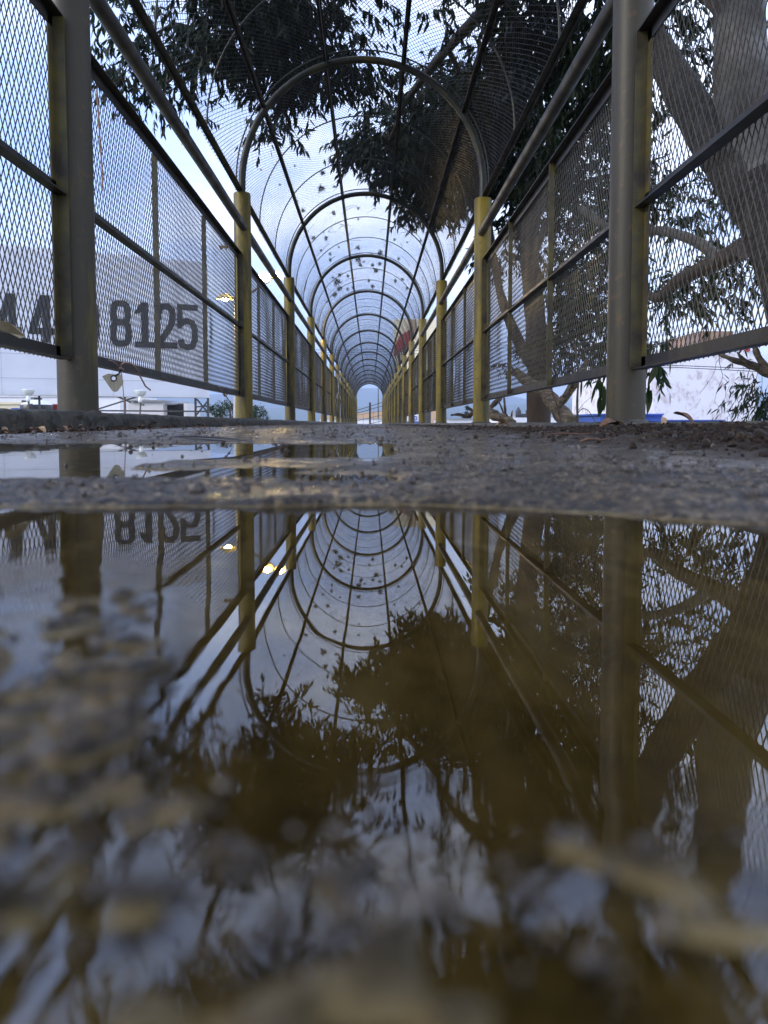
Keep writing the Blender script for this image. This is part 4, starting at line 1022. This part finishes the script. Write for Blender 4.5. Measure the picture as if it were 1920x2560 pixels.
def digit(ch, x0, x1, z0, z1):
    mb = MB(); W = x1 - x0; H = z1 - z0; t = W * .30; h = t / 2
    X = lambda u: x0 + u * W; Z = lambda v: z0 + v * H; xl, xr, zl, zh = x0 + h, x1 - h, z0 + h, z1 - h
    if ch == '0': stroke(mb, ring((xl+xr)/2, (zl+zh)/2, (xr-xl)/2, (zh-zl)/2), t, True)
    elif ch == '8':
        zm = Z(.53); stroke(mb, ring((xl+xr)/2, (zl+zm)/2, (xr-xl)/2, (zm-zl)/2), t, True); stroke(mb, ring((xl+xr)/2, (zm+zh)/2, (xr-xl)/2*.94, (zh-zm)/2), t, True, -.038)
    elif ch == '1':
        mb.add([(X(.42), -.036, z0), (X(.78), -.036, z0), (X(.78), -.036, z1), (X(.42), -.036, z1)], [(0,1,2,3)])
        mb.add([(X(.04), -.038, Z(.72)), (X(.43), -.038, Z(.78)), (X(.60), -.038, z1), (X(.42), -.038, z1)], [(0,1,2,3)])
        mb.add([(X(.08), -.039, z0), (X(1.1), -.039, z0), (X(1.1), -.039, Z(.13)), (X(.08), -.039, Z(.13))], [(0,1,2,3)])
    elif ch == '4':
        mb.add([(X(.50), -.036, z0), (X(.80), -.036, z0), (X(.80), -.036, z1), (X(.50), -.036, z1)], [(0,1,2,3)])
        mb.add([(X(.0), -.038, Z(.17)), (X(1.0), -.038, Z(.17)), (X(1.0), -.038, Z(.31)), (X(.0), -.038, Z(.31))], [(0,1,2,3)])
        mb.add([(X(.0), -.039, Z(.24)), (X(.27), -.039, Z(.24)), (X(.70), -.039, z1), (X(.42), -.039, z1)], [(0,1,2,3)])
    elif ch == '2':
        pts = [(xl, Z(.62)), (xl, Z(.74)), (X(.20), Z(.86)), (X(.38), zh), (X(.62), zh), (X(.80), Z(.86)), (xr, Z(.72)), (X(.80), Z(.56)), (X(.55), Z(.36)), (xl + .02*W, Z(.10))]
        stroke(mb, pts, t); mb.add([(x0, -.039, z0), (X(1.04), -.039, z0), (X(1.04), -.039, Z(.14)), (x0, -.039, Z(.14))], [(0,1,2,3)])
    elif ch == '5':
        mb.add([(x0, -.036, Z(.87)), (x1, -.036, Z(.87)), (x1, -.036, z1), (x0, -.036, z1)], [(0,1,2,3)])
        mb.add([(x0, -.038, Z(.44)), (X(.26), -.038, Z(.50)), (X(.26), -.038, z1), (x0, -.038, z1)], [(0,1,2,3)])
        stroke(mb, [(X(.06), Z(.50)), (X(.24), Z(.60)), (X(.48), Z(.64)), (X(.72), Z(.60)), (xr, Z(.46)), (xr, Z(.22)), (X(.72), Z(.08)), (X(.48), zl - .02*H), (X(.22), Z(.09)), (xl, Z(.22))], t, y=-.040)
    return mb
for ch, xa, xb, yt, yb in [('4', 5, 70, 741, 858), ('4', 88, 153, 745, 860), ('0', 203, 260, 752, 866), ('8', 285, 338, 757, 870), ('1', 341, 390, 762, 872), ('2', 396, 447, 764, 874), ('5', 450, 500, 767, 877)]:
    xm = (xa + xb) / 2
    digit(ch, u_of(xa), u_of(xb), z_of(xm, yb), z_of(xm, yt)).build('painted_digit', M['black'], board)
# steel frame under the board
fr_ = MB(); zc2 = -5.4
for u in (-5.2, -.6, 1.3, 4.0, BL - .45, BL): fr_.bar((u, .25, zc2), (u, .25, zb_ + .05), .07)
for z in (zb_ + .02, .46): fr_.bar((LX, .25, z), (BL, .25, z), .05)
for a, b2 in (((-1.6, 1.0), (-.6, .3)), ((2.5, .3), (4.4, .95)), ((3.7, .98), (4.2, .75)), ((BL-.45, .3), (BL, .85)), ((BL-.4, .9), (BL, .4)), ((BL-.42, .62), (BL, .66)), ((-3.4, .95), (-2.4, .3)), ((4.2, .28), (2.0, -.7))): fr_.bar((a[0], .25, a[1]), (b2[0], .25, b2[1]), .05)
fr_.build('frame', M['steel'], board)
# dish floodlights on the frame
def flood(px, py, Y, lab):
    p = at(px, py, Y); root = empty('floodlight', p, (R(-14), 0, 0)); s = .185
    tag(root, lab, 'floodlight', 'round floodlights below the painted board')
    b_ = MB(); b_.lathe([(.04, 0), (.045, .02), (s*.55, .05), (s*.85, .10), (s, .19), (s*1.02, .20), (s*.95, .215), (s*.6, .17)], n=24)
    o = b_.build('dish', M['glasswhite'], root); o.rotation_euler = (R(10), 0, 0)
    b_ = MB(); b_.lathe([(.0001, -.19), (.055, -.18), (.07, -.10), (.05, 0), (.045, .03)], n=16); b_.build('lamp_housing', M['glasswhite'], root)
    b_ = MB(); b_.bar((-.02, .06, -.14), (-.22, .06, -.14), .05); b_.bar((.02, .06, -.24), (.12, .06, -.24), .04); b_.bar((0, .06, -.16), (0, .06, -.62), .04); b_.build('bracket', M['steel'], root)
flood(71, 991, 24.2, 'white dish floodlight above the black tank at left, below the painted board')
flood(351, 993, 25.0, 'white dish floodlight by the white hut, below the painted board')
# tank, red box, hut
def tank(px, w_, ytop, ybot, Y, lab, dome='glasswhite'):
    c = at(px, ybot, Y); r_ = w_ / 2 / F * Y; k = Y / F
    root = empty('water_tank', c); tag(root, lab, 'water tank')
    hh = (ybot - ytop) * k
    b_ = MB(); b_.lathe([(r_*.98, -.9), (r_, -.2), (r_*.97, -.1), (r_, 0), (r_, hh*.40), (r_*.96, hh*.47)], n=28); b_.build('barrel', M['plastic'], root)
    b_ = MB(); b_.lathe([(r_*.97, hh*.46), (r_*.8, hh*.62), (r_*.45, hh*.82), (r_*.30, hh*.86)], n=28); b_.build('shoulder', M[dome], root)
    b_ = MB(); b_.lathe([(r_*.34, hh*.85), (r_*.34, hh), (.0001, hh)], n=20); b_.build('lid', M['plastic'], root)
tank(92, 76, 995, 1027, 29, 'black plastic water tank with pale cone shoulder at the far left')
b_ = MB(); a = at(130, 1036, 29.5); c = at(154, 1013, 29.5); b_.box((a.x, 29.5, a.z - 1), (c.x, 30.3, c.z)); b_.box((a.x - .02, 29.47, c.z + .002), (c.x + .02, 30.3, c.z + .04))
tag(b_.build('red_cabinet', M['red']), 'red painted roof cabinet right of the black water tank', 'cabinet')
b_ = MB(); a = at(-60, 1040, 34); c = at(54, 1011, 34); b_.box((a.x, 34, -5.4), (c.x, 38, c.z)); b_.box((a.x, 33.95, c.z + .002), (c.x + .05, 38.05, c.z + .1))
o = b_.build('low_house', M['cream']); tag(o, 'low cream house behind the painted board frame at far left', 'house')
b_ = MB(); a = at(28, 1026, 33.9); c = at(46, 1020, 33.9); b_.box((a.x, 33.9, a.z), (c.x, 33.99, c.z)); b_.build('window', M['blue'], o)
# distant pale hall closing the view under the board
b_ = MB(); a = at(-120, 1040, 60); c = at(300, 1006, 60); b_.box((a.x, 60, -5.4), (c.x, 70, at(0, 992, 60).z)); b_.box((a.x-.1, 59.9, at(0, 992, 60).z + .003), (c.x+.1, 70.1, at(0, 991, 60).z + .15))
o = b_.build('pale_hall', M['white']); tag(o, 'long pale hall seen under the painted board behind the water tank', 'building')
hut = empty('white_hut', at(365, 1041, 31)); tag(hut, 'white rooftop hut with corrugated lid and black doorway under the board', 'hut')
def px_box(x0, y0, x1, y1, Y, dep, mat, name, parent=None, low=None):
    a = at(x0, y1, Y); c = at(x1, y0, Y); b_ = MB(); b_.box((a.x, Y, a.z if low is None else low), (c.x, Y + dep, c.z)); o = b_.build(name, M[mat], parent)
    if parent: into(o, parent)
    return o
px_box(322, 1004, 408, 1060, 31, 2.5, 'white', 'wall', hut, -5.4)
px_box(408, 1010, 462, 1060, 31.6, 1.8, 'black', 'doorway', hut); px_box(460, 1008, 467, 1060, 31, 2.4, 'white', 'wall', hut, -5.4)
b_ = MB(); a = at(411, 1009, 30.8); c = at(470, 1002, 33.4); n = 60
vs = []; 
for i in range(n + 1):
    x = a.x + (c.x - a.x) * i / n; z = .03 * math.sin(i * 1.26); vs += [(x, 30.8, a.z + z), (x, 33.6, a.z + .12 + z), (x, 30.8, a.z + z - .03), (x, 33.6, a.z + .09 + z)]
fs = []
for i in range(n): k = i*4; fs += [(k, k+4, k+5, k+1), (k+2, k+3, k+7, k+6), (k, k+2, k+6, k+4)]
b_.add(vs, fs); into(b_.build('corrugated_roof', M['galv'], hut), hut)
px_box(320, 1000, 410, 1004, 30.9, 2.7, 'galv', 'flat_roof', hut)

# ------------------------------------------------------------------ lamp post with three lit heads
Yl = 18.0; base = at(588, 1062, Yl)
lampo = empty('street_lamp', (base.x, Yl, -5.4)); tag(lampo, 'pale steel street lamp with lit heads rising behind the second left-hand post', 'street lamp')
b_ = MB(); top = at(588, 742, Yl); b_.tube([(base.x, Yl, -5.4), (base.x, Yl, 0), (top.x, Yl, top.z)], [.055, .045, .035], 14); into(b_.build('pole', M['galv'], lampo), lampo)
b_ = MB(); b_.tube([at(588, 746, Yl), at(565, 747, Yl - .2)], .025, 10); b_.tube([at(588, 758, Yl), at(630, 730, Yl - .3), at(676, 700, Yl - .6)], .028, 10); b_.bar(at(655, 697, Yl - .6), at(700, 694, Yl - .6), .03)
into(b_.build('arm', M['steel'], lampo), lampo)
def head(px, py, w_, tilt):
    p = at(px, py, Yl - .7); hd = MB(); r_ = w_ / F * Yl / 2
    hd.lathe([(.0001, .12), (r_*.45, .115), (r_*.85, .06), (r_, 0), (r_*.96, .0), (r_*.80, .05), (r_*.42, .10), (.0001, .105)], n=24)
    o = hd.build('lamp_head', M['reflector'], lampo); o.location = p - lampo.location; o.rotation_euler = (R(tilt), 0, 0)
    g = MB(); K = 8; rb = r_ * .45
    g.lathe([(math.sin(math.pi*i/K) * rb + .0001, -math.cos(math.pi*i/K) * rb + .035) for i in range(K+1)], n=16); g.build('bulb', M['glow'], o)
head(563, 748, 42, 4); head(661, 693, 30, -30); head(694, 690, 30, -34)

# ------------------------------------------------------------------ far things on the left
def small_tree(px, ybase, Y, wpx, hpx, lab, n=160, mat='leaf2', conical=False):
    p = at(px, ybase, Y); k = Y / F; root = empty('small_tree', (p.x, Y, -5.4)); tag(root, lab, 'tree', 'small trees beyond the bridge')
    T = MB(); topz = p.z + hpx * k * .8
    T.tube([(p.x, Y, -5.4), (p.x + .1, Y, p.z - 1), (p.x, Y, topz)], [.16, .12, .03], 8)
    for i in range(5): 
        a = i * 1.3; T.tube([(p.x, Y, p.z - .3), (p.x + math.cos(a)*wpx*k*.3, Y + math.sin(a)*wpx*k*.3, p.z + hpx*k*.5)], [.06, .02], 6)
    into(T.build('trunk', M['twig'], root), root)
    nq = n * 14; Vv = []
    cs = []
    for i in range(26):
        t = random.random(); rad_ = (1 - t) if conical else math.sqrt(max(0, 1 - (2*t-1)**2)); a = random.uniform(0, 6.28); r0 = random.random() ** .5 * rad_ * wpx * k / 2
        cs.append((p.x + math.cos(a)*r0, Y + math.sin(a)*r0, p.z + (t if conical else t*.9 + .05) * hpx * k - (.3 if conical else 0)))
    cs = np.array(cs); c = cs[rng.integers(0, len(cs), nq)] + rng.normal(size=(nq, 3)) * wpx * k * (.035 if conical else .06)
    d = rng.normal(size=(nq, 3)); d /= np.linalg.norm(d, axis=1)[:, None]; s = np.cross(d, rng.normal(size=(nq, 3))); s /= np.linalg.norm(s, axis=1)[:, None]
    q = wpx * k * .018 + .02
    V = np.stack([c - d*q, c + s*q*.5, c + d*q, c - s*q*.5], 1).reshape(-1, 3); Fc = np.arange(nq*4).reshape(-1, 4)
    into(new_obj('crown', np_mesh('crown', V, Fc, M[mat]), root), root)
small_tree(575, 1062, 42, 105, 58, 'light green spreading tree behind the second left-hand post')
small_tree(640, 1062, 44, 70, 46, 'light green rounded tree right of the second left-hand post')
small_tree(466, 1062, 40, 16, 62, 'narrow dark tree beside the corrugated hut roof', 90, 'leaf', True)
small_tree(1168, 1062, 60, 34, 48, 'dark tree between the second and third right-hand posts', 120, 'leaf')
small_tree(1315, 1062, 55, 18, 46, 'small narrow conifer rising over the white workshop roof', 90, 'leaf2', True)
small_tree(1460, 1062, 80, 50, 16, 'low bright green tree on the skyline behind the slim stem', 100)

# ------------------------------------------------------------------ far things on the right
o = px_box(1634, 876, 1897, 1070, 22, 9, 'spotwall', 'spotted_wall_building', None, -5.4); tag(o, 'tall white gable building with spotted stained plaster beyond the right kerb', 'building')
into_ = px_box(1868, 868, 1876, 878, 21.9, .5, 'red', 'chimney', o)
b_ = MB(); b_.tube([at(1600, 920, 16), at(1700, 919, 16), at(1800, 924, 16), at(1960, 932, 16)], .008, 5); b_.tube([at(1600, 916, 16), at(1700, 914, 16), at(1800, 918, 16), at(1960, 927, 16)], .008, 5)
tag(b_.build('overhead_cables', M['black']), 'pair of thin black cables crossing in front of the spotted wall', 'cables')
o = px_box(1748, 828, 1834, 880, 26, 3, 'oldbrick', 'rooftop_block', None, 2.0); tag(o, 'rust and grey rooftop block showing above the spotted white building', 'rooftop block')
o = px_box(1500, 1038, 1656, 1075, 19, 4, 'blue', 'blue_parapet', None, -5.4); tag(o, 'taller blue painted parapet block behind the nearest right post', 'parapet')
px_box(1497, 1034, 1660, 1038, 18.9, 4.2, 'blue', 'coping', o)
o = px_box(1662, 1052, 1812, 1075, 18, 2, 'blue', 'blue_parapet', None, -5.4); tag(o, 'long low blue parapet in front of the spotted white building', 'parapet')
px_box(1662, 1049.5, 1815, 1052, 17.95, 2.1, 'blue', 'coping', o)
ws_ = empty('white_workshop', at(1310, 1059, 50)); tag(ws_, 'low white workshop with ribbed wall and a black roof tank', 'building')
px_box(1286, 1034, 1340, 1075, 50, 12, 'galv', 'ribbed_wall', ws_, -5.4); px_box(1284, 1044, 1500, 1075, 49.8, 12.4, 'white', 'wall', ws_, -5.4)
b_ = MB()
for i in range(26): a = at(1290 + i*2, 1034, 49.9); b_.box((a.x, 49.9, a.z - .3), (a.x + .02, 49.99, a.z))
into(b_.build('rib', M['steel'], ws_), ws_)
tank(1296, 14, 1018, 1034, 52, 'small black roof tank on the white workshop', 'plastic')
o = px_box(1120, 1047, 1195, 1070, 45, 10, 'white', 'white_store', None, -5.4); tag(o, 'long low white roof edge between the second and third right-hand posts', 'building')
px_box(1119, 1046, 1196, 1047.5, 44.9, 10.2, 'galv', 'roof_edge', o)
px_box(1150, 1030, 1500, 1075, 120, 20, 'white', 'long_warehouse', None, -5.4)
tag(bpy.data.objects['long_warehouse'], 'far long pale warehouse low on the right horizon', 'building')
bpy.data.objects['long_warehouse'].location.z = -1.3
# shop sign with a 50 beyond the panels
sg = empty('shop_sign', at(1032, 1050, 60)); tag(sg, 'white sign with blue lettering reading 50 low between far right posts', 'sign')
px_box(1006, 1034, 1050, 1062, 60, .3, 'white', 'panel', sg)
a = at(1018, 1053, 59.95); c = at(1047, 1062, 59.95)
b_ = MB(); b_.box((a.x, 59.93, c.z), (at(1047, 1053, 59.95).x, 59.97, a.z)); into(b_.build('blue_band', M['blue'], sg), sg)
for ch, xa, xb in (('5', 1022, 1029), ('0', 1031, 1039), ('5', 1040, 1046)):
    pass
for ch, xa, xb in (('5', 1024, 1032), ('0', 1035, 1043)):
    A = at(xa, 1051, 59.9); B = at(xb, 1040, 59.9); d_ = digit(ch, A.x, B.x, A.z, B.z); d_.v = [(x, 59.95 + y * .3, z) for x, y, z in d_.v]
    into(d_.build('lettering', M['blue'], sg), sg)
# tall advertising board, cream with a red slash
ad = empty('roadside_billboard', at(1012, 1059, 46)); tag(ad, 'tall cream and red billboard standing right of the tunnel far ahead', 'billboard')
px_box(985, 798, 1090, 926, 46, .4, 'cream', 'panel', ad)
def poly(pts, Y, mat, name):
    b_ = MB(); v = [at(x, y, Y) for x, y in pts]; n = len(v)
    b_.add(v + [q + Vector((0, .03, 0)) for q in v], [tuple(reversed(range(n))), tuple(range(n, 2*n))] + [(i, (i+1) % n, n+(i+1) % n, n+i) for i in range(n)])
    into(b_.build(name, M[mat], ad), ad)
poly([(1000, 838), (1030, 822), (1024, 862), (985, 892), (985, 868)], 45.93, 'red', 'red_slash')
poly([(1020, 798), (1036, 798), (1040, 850), (1024, 840)], 45.93, 'tan', 'orange_stripe')
b_ = MB(); b_.bar(at(1010, 926, 46.2), (at(1010, 926, 46.2).x, 46.2, -5.4), .35); b_.bar(at(1070, 926, 46.2), (at(1070, 926, 46.2).x, 46.2, -5.4), .35); into(b_.build('leg', M['steel'], ad), ad)
# cables above the far bays
b_ = MB()
for k, (ya, yb2) in enumerate(((874, 870), (880, 876), (884, 884))):
    b_.tube([at(560, ya - 12, 40), at(820, ya + 2, 40), at(1000, yb2 + 3, 40), at(1300, yb2 - 16, 40)], .012, 5)
tag(b_.build('power_lines', M['black']), 'three thin power lines crossing over the far tunnel bays', 'cables')

# far mouth: stair ramp rails, walls
st_ = empty('stair_railing', at(925, 1059, 66)); tag(st_, 'rusty steel stair railing sloping up to the right beyond the tunnel mouth', 'railing')
b_ = MB(); b_.bar(at(925, 1062, 66), at(925, 1006, 66), .16); into(b_.build('post', M['rust'], st_), st_)
b_ = MB()
for (ya, yb2, w_) in ((1030, 1003, .06), (1037, 1012, .06), (1040, 1026, .03), (1055, 1035, .04), (1070, 1050, .05)):
    b_.bar(at(880, ya, 66), at(965, yb2, 66), w_)
into(b_.build('rail', M['steel'], st_), st_)
b_ = MB()
for x in (908, 934, 947): b_.bar(at(x, 1062, 66), at(x, 1036 - (x-908)*.35, 66), .025)
into(b_.build('baluster', M['steel'], st_), st_)
b_ = MB(); b_.tube([at(945.5, 1062, 90), at(945.5, 970, 90)], [.08, .05], 8); tag(b_.build('flagpole', M['steel']), 'thin tall pole seen through the tunnel mouth', 'pole')
b_ = MB(); b_.add([at(800, 1042, 100), at(960, 1027, 100), at(1100, 1018, 100), Vector((9, 100, -5.4)), Vector((-7, 100, -5.4))], [(4, 3, 2, 1, 0)])
v0 = list(b_.v); b_ = MB(); b_.add(v0 + [(x, y + 12, z) for x, y, z in v0], [(4,3,2,1,0), (5,6,7,8,9)] + [(i, (i+1) % 5, 5 + (i+1) % 5, 5 + i) for i in range(5)])
o = b_.build('tan_building', M['tan']); tag(o, 'tan building with sloping roofline beyond the tunnel mouth', 'building')
o = px_box(800, 1047, 1000, 1070, 80, 8, 'white', 'white_wall', None, -5.4); tag(o, 'low white wall beyond the tunnel mouth', 'wall')
px_box(799, 1046, 1001, 1047.4, 79.9, 8.2, 'galv', 'coping', o)

# ------------------------------------------------------------------ ground, hills
g = MB(); g.add([(-4000, -400, -5.4), (4000, -400, -5.4), (4000, 6000, -5.4), (-4000, 6000, -5.4)], [(0, 1, 2, 3)]); tag(g.build('ground', M['ground']), kind='structure')
def hill(Y, amp, base, seed, name='hills'):
    xs = np.linspace(-2600, 2600, 500); rr_ = np.random.default_rng(seed)
    hgt = base + np.zeros_like(xs)
    for f_ in range(1, 14): hgt += amp / f_ ** 1.15 * np.sin(xs * f_ * .0021 + rr_.uniform(0, 6.28))
    hgt = np.maximum(hgt, 4)
    rows = 14; V = []; 
    for j in range(rows):
        t = j / (rows - 1); prof = math.sin(math.pi * t) ** .8
        V.append(np.stack([xs, np.full_like(xs, Y + 700 * t) + 10*np.sin(xs*.01 + j), -5.4 + (hgt + 5) * prof + 1.5*np.sin(xs*.05 + j*2)*prof], 1))
    o = new_obj(name, np_mesh(name, np.concatenate(V), grid_faces(500, rows, 0), M['hill'], True)); tag(o, kind='structure')
hill(1500, 10, 44, 4); hill(2500, 26, 100, 8)
print('objects', len(bpy.data.objects))

hz = MB(); hz.box((-2900, -380, -6.4), (2900, 4200, 260))
m = bpy.data.materials.new('haze'); m.use_nodes = True; m.node_tree.nodes.clear()
o_ = N(m.node_tree, 'ShaderNodeOutputMaterial'); vv = N(m.node_tree, 'ShaderNodeVolumePrincipled')
vv.inputs['Color'].default_value = (.58, .72, .98, 1); vv.inputs['Density'].default_value = .00052; vv.inputs['Anisotropy'].default_value = .2
m.node_tree.links.new(vv.outputs[0], o_.inputs['Volume']); m.cycles.homogeneous_volume = True
tag(hz.build('haze', m), 'pale blue haze over the far hills', kind='stuff')
